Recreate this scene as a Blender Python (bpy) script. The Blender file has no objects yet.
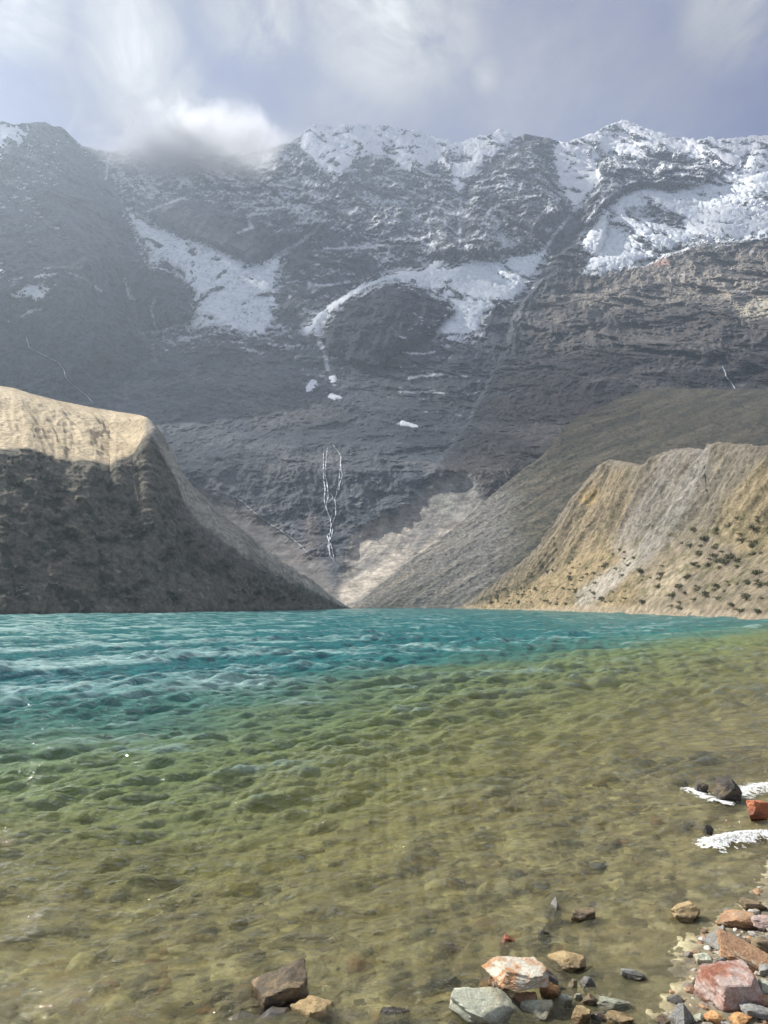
import bpy, bmesh, math, random
import numpy as np
R = math.radians
random.seed(11)
rng = np.random.default_rng(7)
scene = bpy.context.scene
COL = scene.collection

# ------------------------------------------------------------------ camera model
F = 769.0; CX, CY = 384.0, 512.0
PITCH = R(6.75); SP, CP = math.sin(PITCH), math.cos(PITCH)
H = 2.6

def ray(u, v):
    """direction through a picture point, scaled so that its forward part is 1"""
    dx = (np.asarray(u, float)-CX)/F; dy = (CY-np.asarray(v, float))/F
    den = CP-SP*dy
    return dx/den, (SP+CP*dy)/den

def pt(u, v, Y):
    a, b = ray(u, v)
    return np.stack([a*Y, np.broadcast_to(Y, np.shape(a*Y)), H+b*Y], -1)

def at_z(u, v, z):
    a, b = ray(u, v)
    Y = (z-H)/b
    return a*Y, Y

# ------------------------------------------------------------------ noise
_perm = rng.permutation(256).astype(np.int64); _perm = np.concatenate([_perm, _perm, _perm])
_g = rng.normal(size=(256, 3)); _g /= np.linalg.norm(_g, axis=1)[:, None]; _g = _g.astype(np.float32)

def perlin(x, y, z):
    x = np.asarray(x, np.float32); y = np.asarray(y, np.float32); z = np.asarray(z, np.float32)
    x, y, z = np.broadcast_arrays(x, y, z)
    xi = np.floor(x).astype(np.int64); yi = np.floor(y).astype(np.int64); zi = np.floor(z).astype(np.int64)
    xf = x-xi; yf = y-yi; zf = z-zi
    xi &= 255; yi &= 255; zi &= 255
    fade = lambda t: t*t*t*(t*(t*6-15)+10)
    uu, vv, ww = fade(xf), fade(yf), fade(zf)
    def g(ix, iy, iz):
        h = _perm[_perm[_perm[xi+ix]+yi+iy]+zi+iz]
        gr = _g[h]
        return gr[..., 0]*(xf-ix)+gr[..., 1]*(yf-iy)+gr[..., 2]*(zf-iz)
    l = lambda a, b, t: a+t*(b-a)
    return l(l(l(g(0,0,0), g(1,0,0), uu), l(g(0,1,0), g(1,1,0), uu), vv),
             l(l(g(0,0,1), g(1,0,1), uu), l(g(0,1,1), g(1,1,1), uu), vv), ww)*1.5

def fbm(x, y, z, octv=5, gain=.5, lac=2.03):
    s = 0; a = 1; t = 0
    for i in range(octv):
        s = s+a*perlin(x*lac**i+17.3*i, y*lac**i+5.1*i, z*lac**i-9.7*i); t += a; a *= gain
    return s/t

def ridged(x, y, z, octv=5, gain=.5, lac=2.07):
    s = 0; a = 1; t = 0
    for i in range(octv):
        s = s+a*(1-2*np.abs(perlin(x*lac**i+31.3*i, y*lac**i-5.1*i, z*lac**i+3.7*i))); t += a; a *= gain
    return s/t

def sstep(a, b, x):
    t = np.clip((x-a)/(b-a), 0, 1); return t*t*(3-2*t)

def mixc(c, d, m):
    m = np.clip(m, 0, 1)[..., None]
    return c*(1-m)+np.asarray(d)*m

def sdf(px, py, poly):
    """signed distance to a polygon, positive inside"""
    d = np.full(px.shape, 1e9); inside = np.zeros(px.shape, bool)
    n = len(poly)
    for i in range(n):
        ax, ay = poly[i]; bx, by = poly[(i+1) % n]
        ex, ey = bx-ax, by-ay
        wx, wy = px-ax, py-ay
        t = np.clip((wx*ex+wy*ey)/(ex*ex+ey*ey+1e-9), 0, 1)
        d = np.minimum(d, (wx-ex*t)**2+(wy-ey*t)**2)
        if ey != 0:
            c = ((ay <= py) & (by > py)) | ((by <= py) & (ay > py))
            inside ^= c & (px < ax+(py-ay)*ex/ey)
    d = np.sqrt(d)
    return np.where(inside, d, -d)

def linedist(px, py, line):
    d = np.full(px.shape, 1e9)
    for (ax, ay), (bx, by) in zip(line[:-1], line[1:]):
        ex, ey = bx-ax, by-ay
        t = np.clip(((px-ax)*ex+(py-ay)*ey)/(ex*ex+ey*ey+1e-9), 0, 1)
        d = np.minimum(d, (px-ax-ex*t)**2+(py-ay-ey*t)**2)
    return np.sqrt(d)

def interp(pts, x):
    p = np.array(pts, float); return np.interp(x, p[:, 0], p[:, 1])

# ------------------------------------------------------------------ mesh helpers
def mesh_from(name, V, Fq, mat, col=None, attrs=None, smooth=True, parent=None):
    me = bpy.data.meshes.new(name)
    V = np.ascontiguousarray(V.reshape(-1, 3), np.float32); Fq = np.ascontiguousarray(Fq, np.int32)
    k = Fq.shape[1]
    me.vertices.add(len(V)); me.vertices.foreach_set('co', V.ravel())
    me.loops.add(Fq.size); me.loops.foreach_set('vertex_index', Fq.ravel())
    me.polygons.add(len(Fq))
    me.polygons.foreach_set('loop_start', np.arange(0, Fq.size, k, dtype=np.int32))
    me.polygons.foreach_set('loop_total', np.full(len(Fq), k, np.int32))
    me.polygons.foreach_set('use_smooth', np.full(len(Fq), smooth, bool))
    me.update(calc_edges=True)
    if col is not None:
        a = me.attributes.new('col', 'FLOAT_COLOR', 'POINT')
        c4 = np.ones((len(V), 4), np.float32); c4[:, :3] = col.reshape(-1, 3)
        a.data.foreach_set('color', c4.ravel())
    for k2, arr in (attrs or {}).items():
        a = me.attributes.new(k2, 'FLOAT', 'POINT')
        a.data.foreach_set('value', np.ascontiguousarray(arr, np.float32).ravel())
    me.materials.append(mat)
    o = bpy.data.objects.new(name, me); COL.objects.link(o)
    if parent: o.parent = parent
    return o

def grid_faces(nr, nc, wrap=False):
    i = np.arange(nr-1)[:, None]*nc; j = np.arange(nc if wrap else nc-1)[None, :]
    j1 = (j+1) % nc
    return np.stack([i+j, i+j1, i+nc+j1, i+nc+j], -1).reshape(-1, 4)

def grid_normals(P):
    du = np.gradient(P, axis=1); dv = np.gradient(P, axis=0)
    n = np.cross(du, dv); n /= np.linalg.norm(n, axis=-1)[..., None]+1e-9
    s = np.sign((n*(np.array([0, 0, H])-P)).sum(-1)); s[s == 0] = 1     # towards the open valley
    return n*s[..., None]

def tag(o, label, cat, group=None):
    o['label'] = label; o['category'] = cat
    if group: o['group'] = group
    return o
def kind(o, k): o['kind'] = k; return o

# ------------------------------------------------------------------ materials
def new_mat(name):
    m = bpy.data.materials.new(name); m.use_nodes = True
    nt = m.node_tree; nt.nodes.clear()
    return m, nt, nt.nodes, nt.links

def N(nt, typ, **kw):
    n = nt.nodes.new(typ)
    for k, v in kw.items():
        if k in n.inputs: n.inputs[k].default_value = v
        else: setattr(n, k, v)
    return n

def ramp(nt, fac, stops):
    r = nt.nodes.new('ShaderNodeValToRGB')
    e = r.color_ramp.elements
    while len(e) > 1: e.remove(e[-1])
    for i, (p, c) in enumerate(stops):
        if i == 0: el = e[0]; el.position = p
        else: el = e.new(p)
        el.color = (*c, 1) if len(c) == 3 else c
    nt.links.new(fac, r.inputs[0]); return r

def mixrgb(nt, fac, a, b, mode='MIX'):
    m = nt.nodes.new('ShaderNodeMix'); m.data_type = 'RGBA'; m.blend_type = mode
    for s, val in ((0, fac), (6, a), (7, b)):
        if isinstance(val, (int, float)): m.inputs[s].default_value = val
        elif isinstance(val, tuple): m.inputs[s].default_value = (*val, 1)
        else: nt.links.new(val, m.inputs[s])
    return m.outputs[2]

def mth(nt, op, a, b=None, clamp=False):
    m = nt.nodes.new('ShaderNodeMath'); m.operation = op; m.use_clamp = clamp
    for i, val in enumerate((a, b)):
        if val is None: continue
        if isinstance(val, (int, float)): m.inputs[i].default_value = val
        else: nt.links.new(val, m.inputs[i])
    return m.outputs[0]

def terrain_mat(name, scale, contrast, bump_d, bump_scale, rough=.9, nr=.68):
    """vertex colour of the ground itself, broken up by mineral grain, with a bumpy surface"""
    m, nt, ns, L = new_mat(name)
    out = N(nt, 'ShaderNodeOutputMaterial'); b = N(nt, 'ShaderNodeBsdfPrincipled', Roughness=rough)
    b.inputs['Specular IOR Level'].default_value = .15
    at = N(nt, 'ShaderNodeAttribute', attribute_name='col')
    geo = N(nt, 'ShaderNodeNewGeometry')
    n1 = N(nt, 'ShaderNodeTexNoise', Scale=scale, Detail=8.0, Roughness=nr)
    L.new(geo.outputs['Position'], n1.inputs['Vector'])
    lo, hi = 1-contrast, 1+contrast
    r = ramp(nt, n1.outputs[0], [(.3, (lo,)*3), (.7, (hi,)*3)])
    c = mixrgb(nt, 1.0, at.outputs['Color'], r.outputs[0], 'MULTIPLY')
    L.new(c, b.inputs['Base Color'])
    n2 = N(nt, 'ShaderNodeTexNoise', Scale=bump_scale, Detail=9.0, Roughness=.7)
    L.new(geo.outputs['Position'], n2.inputs['Vector'])
    bm = N(nt, 'ShaderNodeBump', Strength=1.0, Distance=bump_d)
    L.new(n2.outputs[0], bm.inputs['Height']); L.new(bm.outputs[0], b.inputs['Normal'])
    L.new(b.outputs[0], out.inputs[0]); return m

def plain_mat(name, c1, c2, scale, rough=.8, bump=.0, bscale=10., sss=0):
    m, nt, ns, L = new_mat(name)
    out = N(nt, 'ShaderNodeOutputMaterial'); b = N(nt, 'ShaderNodeBsdfPrincipled', Roughness=rough)
    geo = N(nt, 'ShaderNodeNewGeometry')
    n1 = N(nt, 'ShaderNodeTexNoise', Scale=scale, Detail=6.0, Roughness=.65)
    L.new(geo.outputs['Position'], n1.inputs['Vector'])
    L.new(ramp(nt, n1.outputs[0], [(.35, c1), (.65, c2)]).outputs[0], b.inputs['Base Color'])
    if bump:
        n2 = N(nt, 'ShaderNodeTexNoise', Scale=bscale, Detail=8.0, Roughness=.65)
        L.new(geo.outputs['Position'], n2.inputs['Vector'])
        bm = N(nt, 'ShaderNodeBump', Strength=1.0, Distance=bump)
        L.new(n2.outputs[0], bm.inputs['Height']); L.new(bm.outputs[0], b.inputs['Normal'])
    L.new(b.outputs[0], out.inputs[0]); return m

M_mount = terrain_mat('mountain_rock', .11, .72, 7.0, .12, nr=.76)
M_moraine = terrain_mat('moraine_scree', .55, .6, 1.2, .6)
M_bed = terrain_mat('lake_bed_stone', 9., .35, .02, 12., rough=.6)
M_ice = terrain_mat('glacier_ice', .12, .22, 2.5, .05, rough=.6)
M_snow = terrain_mat('old_snow', .12, .14, 2., .05, rough=.7)
M_fall = plain_mat('falling_water', (.62, .66, .7), (.85, .87, .88), .3, .4, .3, 1.0)

# ------------------------------------------------------------------ mountain
RIDGE = [(-200,118),(-100,112),(0,121),(20,124),(45,122),(62,128),(72,138),(82,147),(100,149),(112,152),(128,146),(150,150),
         (175,158),(200,152),(225,157),(250,150),(275,147),(300,138),(312,126),(330,125),(350,127),(375,125),(400,128),(425,134),(445,142),
         (460,143),(480,136),(500,131),(515,137),(525,135),(550,137),(565,142),(590,136),(610,124),(622,120),(640,128),
         (670,136),(700,141),(730,139),(768,137),(850,128),(980,138)]
PROF = [(90,1850),(130,1760),(190,1580),(250,1400),(290,1290),(330,1160),(380,960),(420,810),(445,700),(470,625),(520,560),(560,500),(600,415),(616,352)]
UM = np.arange(-110, 880, 1.15)
nrow = 470
vr = interp(RIDGE, UM)
vr = vr+fbm(UM*.05, 0*UM, 0*UM+3.3, 4)*5
T = np.linspace(0, 1, nrow)[:, None]
VM = 616+(vr[None, :]-616)*T
UU = np.broadcast_to(UM[None, :], VM.shape)
Y = interp(PROF, VM)
Y = Y*(1+.10*((UU-400)/400)**2*-1*sstep(620, 300, VM))      # the cirque's flanks come forward

def gx(u): return u
S = {}
UJ = UU+4.5*fbm(UU/16, VM/16, 0*UU, 5, .62); VJ = VM+3.5*fbm(UU/16, VM/16, 0*UU+40, 5, .62)
S['peak'] = sdf(UJ, VJ, [(-300,60),(50,60),(64,126),(76,138),(86,152),(98,168),(110,185),(120,200),(130,222),(140,240),(146,256),(150,268),(140,275),(130,300),(150,345),(100,420),(-300,420)])
S['knob'] = sdf(UJ, VJ, [(128,276),(140,266),(160,266),(178,272),(190,288),(195,300),(191,318),(165,328),(140,325),(120,300)])
S['dome'] = sdf(UJ, VJ, [(322,325),(330,308),(350,293),(380,280),(405,282),(425,288),(448,298),(456,312),(440,325),(420,340),(400,352),(375,368),(345,362),(328,350)])
S['butt'] = sdf(UJ, VJ, [(596,200),(584,222),(576,240),(552,258),(536,282),(522,300),(511,318),(508,345),(492,372),(478,400),(455,440),(420,480),(470,520),(1000,520),(1000,150),(740,240),(690,245),(640,265),(600,255),(610,215)])
S['rib'] = sdf(UJ, VJ, [(596,160),(618,158),(640,165),(655,172),(660,160),(690,162),(714,163),(712,178),(700,186),(670,190),(640,186),(618,195),(600,212),(590,225),(572,232),(583,205),(598,182)])
S['top'] = sdf(UJ, VJ, [(466,190),(485,172),(500,158),(520,143),(545,135),(556,147),(540,150),(552,165),(560,185),(572,205),(570,218),(552,228),(545,250),(500,262),(440,265),(420,255),(432,235),(462,232)])
S['left_band'] = sdf(UJ, VJ, [(140,212),(160,200),(185,195),(205,205),(240,212),(300,200),(330,222),(300,240),(250,264),(225,252),(195,242),(165,230)])
Y = Y*(1-(.12*sstep(-1, 4, S['peak'])+.12*sstep(0, 60, S['peak']))*sstep(420, 260, VM))
Y = Y*(1-.045*np.sqrt(np.clip(S['knob']/20, 0, 1))-.02*sstep(-1, 3, S['knob']))
Y = Y*(1-.05*np.sqrt(np.clip(S['dome']/35, 0, 1))-.022*sstep(-1, 3, S['dome']))
Y = Y*(1-.022*sstep(-1, 4, S['butt'])*sstep(500, 420, VM)-.06*sstep(0, 120, S['butt'])*sstep(520, 330, VM))
Y = Y*(1-.03*sstep(-1, 6, S['rib']))
Y = Y*(1-.035*sstep(-1, 16, S['top']))
Y = Y*(1-.03*sstep(-1, 8, S['left_band']))
# benches: rock steps that follow the bedding
P = pt(UU, VM, Y)
wx = fbm(P[...,0]/180, P[...,1]/180, P[...,2]/180, 3)*60
wz = fbm(P[...,0]/140+9, P[...,1]/140, P[...,2]/140, 3)*45
bed = (P[...,2]+.22*np.abs(P[...,0]+150)+wz)/38.0
saw = bed-np.floor(bed)
bench = (np.minimum(saw/.8, (1-saw)/.2)-.5)*np.clip(.5+fbm(P[...,0]/120+4, P[...,1]/120, P[...,2]/90, 2)*1.4, 0, 1)
rel = ridged((P[...,0]+wx)/95, P[...,1]/160, (P[...,2]+wz)/170, 7, .56)
rel2 = ridged((P[...,0]+.5*P[...,2]+wx)/46+7, P[...,1]/90, (P[...,2]-.4*P[...,0]+wz)/52, 6, .6)
gul = ridged((P[...,0]+.35*P[...,2]+.9*wx)/92, P[...,1]/380, (P[...,2]+wz)/330, 3, .5)*.7+.3*ridged((P[...,0]-.25*P[...,2]+.5*wx)/34+11, P[...,1]/200, (P[...,2]+wz)/130, 4, .6)
fine = ridged(P[...,0]/13, P[...,1]/16, P[...,2]/10, 4, .62)
amp = sstep(604, 555, VM)
soft = np.zeros_like(VM)
scree = sdf(UU, VM, [(338,620),(338,590),(345,560),(352,535),(372,520),(395,512),(418,490),(440,478),(468,470),(480,480),(480,620)])
scree_l = sdf(UU, VM, [(180,480),(215,492),(260,515),(300,545),(325,560),(340,600),(345,620),(150,620)])
soft = np.maximum(sstep(-6, 14, scree), sstep(-4, 16, scree_l))
cliff = sdf(UU, VM, [(200,455),(260,442),(330,436),(375,445),(392,462),(384,488),(366,512),(350,530),(320,540),(270,505),(215,490)])
flute = ridged((P[...,0]+wx*.15)/26, P[...,1]/300, P[...,2]/160, 4, .55)*sstep(-4, 12, cliff)
disp = (22*rel+20*rel2+6.0*fine+3*bench+46*gul*sstep(450, 330, VM))*amp*(1-.88*soft)+9*flute
disp = disp*np.clip(P[...,1]/900, .35, 1.25)
Y2 = Y-disp
P = pt(UU, VM, Y2)
nrm = grid_normals(P)
# ---- colour of the rock, scree and snow dust
ICE_OUTLINES = [
 [(128,213),(140,218),(152,226),(172,233),(195,243),(205,242),(216,250),(232,256),(250,265),(262,262),(283,254),(281,264),(276,272),(275,300),(272,325),(262,336),(235,333),(213,326),(190,330),(196,310),(194,294),(180,270),(162,262),(150,264),(143,244),(136,226)],
 [(300,331),(318,314),(340,298),(366,282),(400,272),(420,272),(438,261),(452,268),(465,259),(490,262),(520,256),(546,252),(533,275),(518,296),(508,303),(488,310),(478,318),(482,330),(462,336),(448,341),(432,332),(445,320),(456,312),(450,301),(430,290),(405,282),(382,281),(352,296),(330,312),(324,322),(322,332),(310,334)],
 [(580,250),(592,254),(588,262),(584,268),(598,273),(616,270),(646,260),(672,250),(692,241),(730,239),(768,236),(900,232),(900,160),(760,172),(720,186),(706,184),(690,180),(676,190),(652,187),(634,190),(618,200),(602,216),(588,232)],
 [(300,150),(303,120),(330,110),(400,118),(440,132),(452,134),(500,120),(520,128),(505,150),(488,158),(476,172),(464,190),(458,196),(452,186),(446,168),(438,160),(425,168),(412,172),(398,168),(388,156),(372,154),(358,158),(346,170),(336,176),(322,168)],
 [(552,150),(560,140),(600,128),(622,112),(660,126),(768,128),(900,118),(900,165),(760,176),(724,186),(714,180),(714,160),(690,158),(660,152),(640,160),(618,154),(602,152),(597,166),(604,176),(590,192),(580,205),(572,206),(562,190),(556,170)],
]
c = np.empty(P.shape); c[:] = (.112, .128, .152)
nb = fbm(P[...,0]/150, P[...,1]/150, P[...,2]/110, 4)
c = mixc(c, (.165, .163, .165), sstep(-.15, .35, nb))
c = mixc(c, (.062, .072, .09), sstep(.0, .22, fbm(P[...,0]/60+5, P[...,1]/80, P[...,2]/55, 6, .68))*.85)
c = mixc(c, (.24, .235, .23), sstep(.12, .3, fbm(P[...,0]/38+15, P[...,1]/80, P[...,2]/26, 6, .7))*.6)
c = mixc(c, (.065, .075, .09), sstep(.1, .6, gul+.3*fine)*.5)
bands = perlin(P[...,0]/400, P[...,1]/400, bed*1.7)+.5*perlin(P[...,0]/200, P[...,1]/200, bed*5.1)
c = mixc(c, (.20, .20, .205), sstep(.1, .55, bands)*.35)
c = mixc(c, (.17, .16, .155), sstep(0, 20, sdf(UU, VM, [(230,395),(300,390),(340,400),(400,430),(440,440),(330,432),(250,440)]))*.7)
for key, cc_, a_ in (('peak', (.058, .072, .09), .9), ('knob', (.062, .074, .09), .8), ('dome', (.055, .064, .078), .85), ('top', (.085, .09, .10), .6), ('rib', (.07, .074, .08), .75), ('left_band', (.075, .085, .10), .7)):  # darker tones set by region, to part the crags from the wall
    c = mixc(c, np.array(cc_), sstep(-3, 6, S[key])*a_*(.75+.5*sstep(.2, -.2, nb)))
c = mixc(c, np.array((.068, .068, .074)), sstep(-2, 8, S['butt'])*sstep(.3, -.2, nb+.5*bands)*.8)
# buttress, warmer
wm = sstep(-4, 30, S['butt'])
c = mixc(c, c*np.array((1.12, 1.0, .86)), wm)
lit_zone = sdf(UU, VM, [(570,300),(600,272),(650,258),(700,245),(768,238),(900,235),(900,330),(768,318),(700,306),(640,312),(590,318)])  # sunlit buttress zone, its brightness put into a paler tan
c = mixc(c, (.27, .24, .205), sstep(-6, 14, lit_zone)*(.55+.45*sstep(-.2, .3, nb)))
c = mixc(c, (.38, .24, .19), sstep(-2, 3, sdf(UU, VM, [(650,262),(665,258),(672,263),(655,269)]))*.8)
pale = np.maximum(sdf(UU, VM, [(735,308),(750,300),(775,296),(800,300),(800,318),(760,318),(742,322)]), sdf(UU, VM, [(718,275),(726,278),(733,298),(728,300),(720,288)]))
c = mixc(c, (.42, .38, .30), sstep(-3, 3, pale)*.9)
# scree fan at the head of the lake
strk = fbm((P[...,0]*.93-P[...,1]*.37)/9, (P[...,0]*.37+P[...,1]*.93)/110, P[...,2]/60, 5, .62)
sc = mixc(np.broadcast_to(np.array((.25, .24, .225)), c.shape), (.56, .50, .42), sstep(-.3, .2, strk)*sstep(490, 555, VM))  # pale lower scree: sunbeam brightness put into the colour
c = mixc(c, sc, sstep(-5, 8, scree+6*strk))
c = mixc(c, (.36, .36, .31), sstep(-8, 8, sdf(UU, VM, [(435,495),(445,488),(452,500),(458,515),(445,515),(438,508)]))*.7)
c = mixc(c, mixc(np.broadcast_to(np.array((.17, .165, .16)), c.shape), (.22, .2, .19), sstep(-.2, .3, strk)), sstep(-5, 8, scree_l))
c = mixc(c, (.24, .2, .18), sstep(-6, 8, sdf(UU, VM, [(300,520),(312,515),(322,530),(318,552),(305,548)]))*.5)
# snow dust lying on ledges
ledge = sstep(.25, .8, nrm[...,2]+.25*fine)
dustn = fbm((P[...,0]+.5*P[...,2])/40+3, P[...,1]/45, (P[...,2]-.35*P[...,0])/26, 6, .7)+.25*perlin(P[...,0]/7, P[...,1]/8, P[...,2]/5)-.24*gul
zone = np.zeros_like(VM)
dice = np.full(VM.shape, -1e9)
for p_ in ICE_OUTLINES: dice = np.maximum(dice, sdf(UU, VM, p_))
zone = np.maximum(zone, .72*sstep(-16, -1, dice))
for poly, s in (([(-50,100),(62,120),(70,150),(60,240),(-50,260)], .42), ([(80,140),(300,130),(340,220),(300,235),(240,215),(180,195),(130,215)], .68),
                ([(300,130),(460,140),(560,145),(575,200),(545,255),(380,270),(330,235),(300,190)], .60),
                ([(270,260),(330,225),(400,255),(370,285),(320,320),(280,320)], .50), ([(560,130),(900,120),(900,240),(600,240)], .66),
                ([(-50,250),(60,270),(70,320),(-50,340)], .50), ([(280,320),(345,330),(345,400),(300,400)], .44), ([(380,310),(500,320),(470,440),(390,430)], .38),
                ([(170,320),(300,320),(310,352),(150,350)], .56), ([(560,260),(900,240),(900,330),(560,300)], .34)):
    zone = np.maximum(zone, s*sstep(-25, 15, sdf(UU, VM, poly)))
dust = sstep(-.06, .12, dustn+zone*1.15-.74+.30*(ledge-.5))*sstep(.02, .2, zone)
streak = np.zeros_like(VM)
for w, line in ((1.6, [(436,190),(434,205),(430,222),(431,240),(437,250)]), (1.6, [(462,200),(460,216),(461,240)]), (3.4, [(438,208),(452,211),(470,216)]),
             (2.2, [(326,220),(310,235),(295,246),(275,256)]), (1.3, [(308,203),(316,188),(320,172)]), (2.0, [(240,232),(253,227),(250,222)]),
             (2.0, [(590,185),(580,205),(566,222),(555,235),(545,250)]), (1.2, [(398,212),(388,226),(378,240)]), (1.2, [(325,248),(360,247),(385,240)]),
             (1.6, [(310,284),(325,285),(350,281)]), (1.2, [(107,178),(109,160),(115,148)]), (1.6, [(128,208),(140,214),(150,220)]), (1.4, [(145,212),(165,205),(185,197)]),
             (1.2, [(168,170),(180,178),(190,185)]), (1.5, [(126,278),(130,295),(135,300)]), (1.4, [(156,300),(152,305),(157,328)]),
             (2.0, [(145,333),(165,330),(188,322)]), (2.6, [(322,328),(320,340),(326,352),(328,368)]), (1.2, [(66,270),(85,278),(102,290)]),
             (1.5, [(410,377),(440,374),(468,376)]), (1.0, [(400,392),(430,391),(445,393)]), (1.2, [(404,352),(425,354),(436,351)]),
             (1.2, [(22,315),(30,311),(42,309)]), (1.3, [(590,218),(604,200),(618,190)]), (1.2, [(588,222),(600,214),(612,205)]),
             (2.0, [(606,268),(680,236),(720,240),(770,236)])):
    ld = linedist(UU+2.0*fine, VM+3*dustn, line)
    streak = np.maximum(streak, sstep(w*1.2, w*.4, ld)*.9)
dust = np.maximum(dust*.85, streak)
c = mixc(c, (.76, .79, .82), dust)
Fm = grid_faces(*VM.shape)
# a back slope behind the ridge, so that the mountain has a far side
back = P[-1].copy()[None] + np.array([[[0, 260, -320]], [[0, 900, -1000]], [[0, 1300, -1900]]])[:, 0][:, None, :]*np.array([1.0, 1.0, .7])
Pall = np.concatenate([P, back], 0); call = np.concatenate([c, np.repeat(c[-1:], 3, 0)], 0)
Pall[-1, :, 2] = -20
kind(mesh_from('mountain', Pall, grid_faces(Pall.shape[0], Pall.shape[1]), M_mount, call, smooth=False), 'structure')
MOUNT_TOP = float(P[...,2].max())

# ---- ice and snow that lies on the face: each body its own thick sheet with a ragged edge
ragged = 7*fbm(P[...,0]/30, P[...,1]/30, P[...,2]/20, 6, .75)
flute_i = ridged((P[...,0]+.2*wx)/15, P[...,1]/90, P[...,2]/110, 4, .6)
crev = ridged(P[...,0]/22, P[...,1]/18, (P[...,2]+.3*P[...,0])/8, 5, .68)
def box(a, k):
    for ax_ in (0, 1):
        pw = [(0, 0), (0, 0)]; pw[ax_] = (k//2+1, k//2)
        cs = np.cumsum(np.pad(a, pw, 'edge'), axis=ax_)
        a = (np.take(cs, np.arange(k, cs.shape[ax_]), ax_)-np.take(cs, np.arange(0, cs.shape[ax_]-k), ax_))/k
    return a
PI_ = pt(UU, VM, Y-(.88*box(disp, 25)+.12*disp))
def ice_body(name, polys, holes, label, cat, thick, rag=1., rough=1., mat=M_ice, group=None, dusty=0., dirt=0.):
    d = np.full(VM.shape, -1e9)
    for p in polys: d = np.maximum(d, sdf(UU, VM, p))
    for p in holes: d = np.minimum(d, -sdf(UU, VM, p))
    d = d+ragged*rag
    if dusty: d = np.minimum(d, (dustn-dusty)*30)
    th = np.where(d > 0, np.minimum(np.sqrt(np.clip(d, 0, None)/8), 1)*thick*.45, d*.8)
    th = np.clip(th, -3, None)+np.where(d > 0, (crev if mat is M_ice else flute_i)*1.4*rough*np.clip(d/3, 0, 1), 0)
    Q = PI_+nrm*th[..., None]*.6+np.array([0, -.5, .6])*th[..., None]*.5
    Q[d <= 0] = (P-nrm*2.)[d <= 0]
    keepv = d > -1.6
    f = Fm[keepv.ravel()[Fm].all(1) & (d.ravel()[Fm] > 0).any(1)]
    used, inv = np.unique(f, return_inverse=True)
    ic = np.empty(P.shape); ic[:] = (.80, .84, .87) if mat is M_ice else (.86, .88, .90)
    ic = mixc(ic, (.55, .64, .72), sstep(.05, .4, fbm(P[...,0]/60, P[...,1]/60, P[...,2]/40, 5, .65))*.6)
    speck = fbm(P[...,0]/12, P[...,1]/14, P[...,2]/8, 5, .75)
    ic = mixc(ic, (.30, .31, .33), sstep(.10, .34, speck+dirt-.25*crev)*min(1, .35+dirt*2))
    ic = mixc(ic, (.42, .48, .54), sstep(.15, -.35, crev)*.45)
    o = mesh_from(name, Q.reshape(-1, 3)[used], inv.reshape(f.shape), mat, ic.reshape(-1, 3)[used])
    return tag(o, label, cat, group)

ice_body('glacier', [[(128,213),(140,218),(152,226),(172,233),(195,243),(205,242),(216,250),(232,256),(250,265),(262,262),(283,254),(281,264),(276,272),(275,300),(272,325),(262,336),(235,333),(213,326),(190,330),(196,310),(194,294),(180,270),(162,262),(150,264),(143,244),(136,226)]],
         [], 'grey broken glacier tongue squeezed between the dark left peak and the central wall', 'glacier', 9, 1.7, 1.5, dirt=.16)
ice_body('glacier', [[(300,331),(318,314),(340,298),(366,282),(400,272),(420,272),(438,261),(452,268),(465,259),(490,262),(520,256),(546,252),(533,275),(518,296),(508,303),(488,310),(478,318),(482,330),(462,336),(448,341),(432,332),(445,320),(456,312),(450,301),(430,290),(405,282),(382,281),(352,296),(330,312),(324,322),(322,332),(310,334)]],
         [], 'pale blue hanging glacier above the round dark rock dome, narrowing to a thin ramp', 'glacier', 10, .8, 1.0, dirt=.03)
ice_body('glacier', [[(580,250),(592,254),(588,262),(584,268),(598,273),(616,270),(646,260),(672,250),(692,241),(730,239),(768,236),(900,232),(900,160),(760,172),(720,186),(706,184),(690,180),(676,190),(652,187),(634,190),(618,200),(602,216),(588,232)]],
         [[(624,210),(640,206),(660,209),(680,217),(686,230),(664,226),(645,219),(630,217)]], 'broad bright glacier shelf with a dark rock island, above the brown right buttress', 'glacier', 12, .9, .65, dirt=.03)
ice_body('icecap', [[(300,150),(303,120),(330,110),(400,118),(440,132),(452,134),(500,120),(520,128),(505,150),(488,158),(476,172),(464,190),(458,196),(452,186),(446,168),(438,160),(425,168),(412,172),(398,168),(388,156),(372,154),(358,158),(346,170),(336,176),(322,168)]],
         [[(445,156),(470,155),(472,160),(452,162)], [(382,148),(394,146),(396,152),(386,155)]], 'fluted ice rim along the summit crest left of the small black summit cap', 'ice cap', 7, 1.1, 1.0, M_snow)
ice_body('icecap', [[(552,150),(560,140),(600,128),(622,112),(660,126),(768,128),(900,118),(900,165),(760,176),(724,186),(714,180),(714,160),(690,158),(660,152),(640,160),(618,154),(602,152),(597,166),(604,176),(590,192),(580,205),(572,206),(562,190),(556,170)]],
         [[(738,162),(748,152),(752,153),(742,168)]], 'wide summit ice cap with a steep snow chute, fading into the cloud at right', 'ice cap', 7, 1.2, .7, M_snow)
ice_body('snowfield', [[(-90,150),(-60,118),(0,124),(34,124),(26,138),(14,152),(0,164),(-40,185),(-90,190)]],
         [], 'small ragged snowfield on the top of the left peak', 'snowfield', 4, .8, .5, M_snow, dusty=-.3)
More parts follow.
